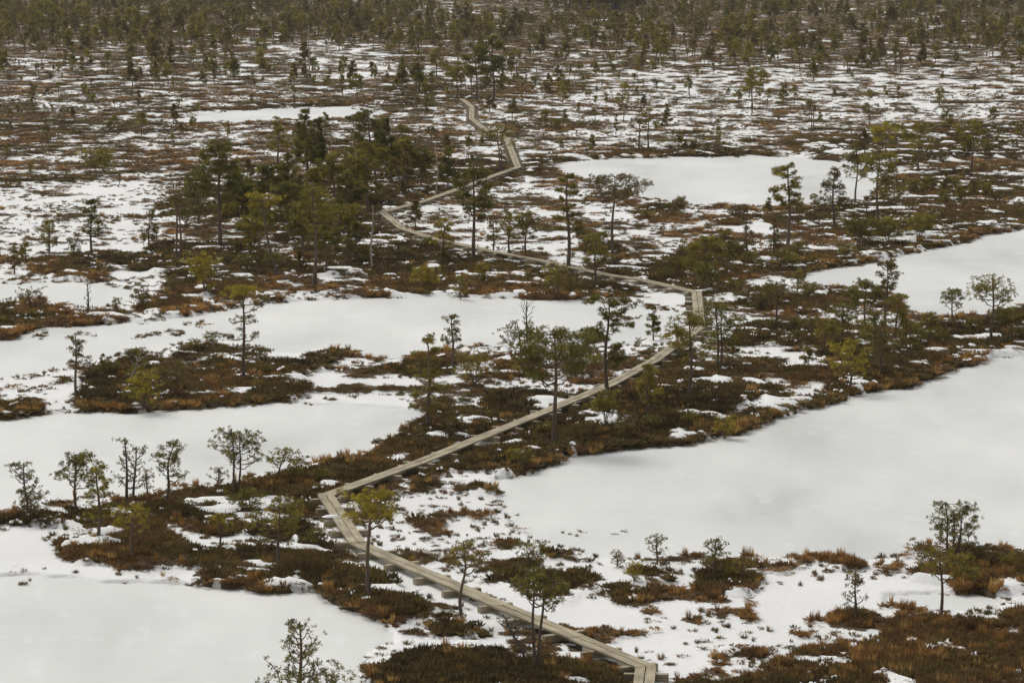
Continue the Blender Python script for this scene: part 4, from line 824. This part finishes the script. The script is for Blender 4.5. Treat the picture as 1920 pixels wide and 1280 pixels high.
o = link('far_wood', me, kind='stuff', label='open wood of small bog pines fading towards the top', category='wood')
instance_nodes(o, col)
print('individual fill', n_ind, 'mass', n)

# ---------------------------------------------------------------- a little snow left on the planks, a patch of orange bog moss
x, y = ray(622, 969, PLANK_Z); rs = np.random.RandomState(5); V = [(0, 0, .07)]; Fs = []
for ring, (q1, q2) in enumerate(((.55, .05), (1., 0.))):
    for j in range(12): k_ = q1 * rs.uniform(.8, 1.2); V.append((.30 * k_ * math.cos(j * .5236), .16 * k_ * math.sin(j * .5236), q2))
for j in range(12): j2 = (j + 1) % 12; Fs += [(0, 1 + j, 1 + j2), (1 + j, 13 + j, 13 + j2, 1 + j2)]
sp = link('snow_patch', new_mesh('snow_patch', V, Fs, m_snow), label='small heap of snow lying across the planks above the near bend', category='snow'); sp.location = (x, y, PLANK_Z + .012)
# look-alikes that share a description are told apart by their order from the left
def same_label():
    by = {}
    for o in C.objects:
        if o.parent is None and 'category' in o and o.get('kind') is None: by.setdefault(o['label'], []).append(o)
    return by
for lb, os_ in same_label().items():
    if len(os_) > 1:
        w_ = lb.split()
        if len(w_) > 13: w_ = [q for q in w_ if q not in ('just', 'well', 'mid-size')]
        for o in os_: o['label'] = ' '.join(w_[max(0, len(w_) - 13):])
by = same_label()
NUM = ['', '', 'two', 'three', 'four', 'five', 'six', 'seven', 'eight']; ORD = ['second', 'third', 'fourth', 'fifth', 'sixth', 'seventh']
for lb, os_ in by.items():
    k = len(os_)
    if 2 <= k <= 8:
        os_.sort(key=lambda o: o.location.x / o.location.y)
        w_ = lb.split()
        if len(w_) > 13: continue
        for q, o in enumerate(os_): o['label'] = ('leftmost' if q == 0 else 'rightmost' if q == k - 1 else 'middle' if k == 3 else ORD[q - 1]) + f' of {NUM[k]} ' + ' '.join(w_)
# ---------------------------------------------------------------- thin damp winter air
m_haze = bpy.data.materials.new('damp_air'); m_haze.use_nodes = True; nt = m_haze.node_tree; nt.nodes.clear()
o_ = nt.nodes.new('ShaderNodeOutputMaterial'); pv = nt.nodes.new('ShaderNodeVolumePrincipled'); pv.inputs['Color'].default_value = (.80, .80, .78, 1); pv.inputs['Density'].default_value = .00011
nt.links.new(pv.outputs[0], o_.inputs['Volume'])
hx_, z0_, z1_ = 4700., -1.3, 20.
V = [(a, b, c) for c in (z0_, z1_) for a, b in ((-hx_, -hx_), (hx_, -hx_), (hx_, hx_), (-hx_, hx_))]
link('haze', new_mesh('haze', V, [(3, 2, 1, 0), (4, 5, 6, 7), (0, 1, 5, 4), (1, 2, 6, 5), (2, 3, 7, 6), (3, 0, 4, 7)], m_haze), kind='stuff')
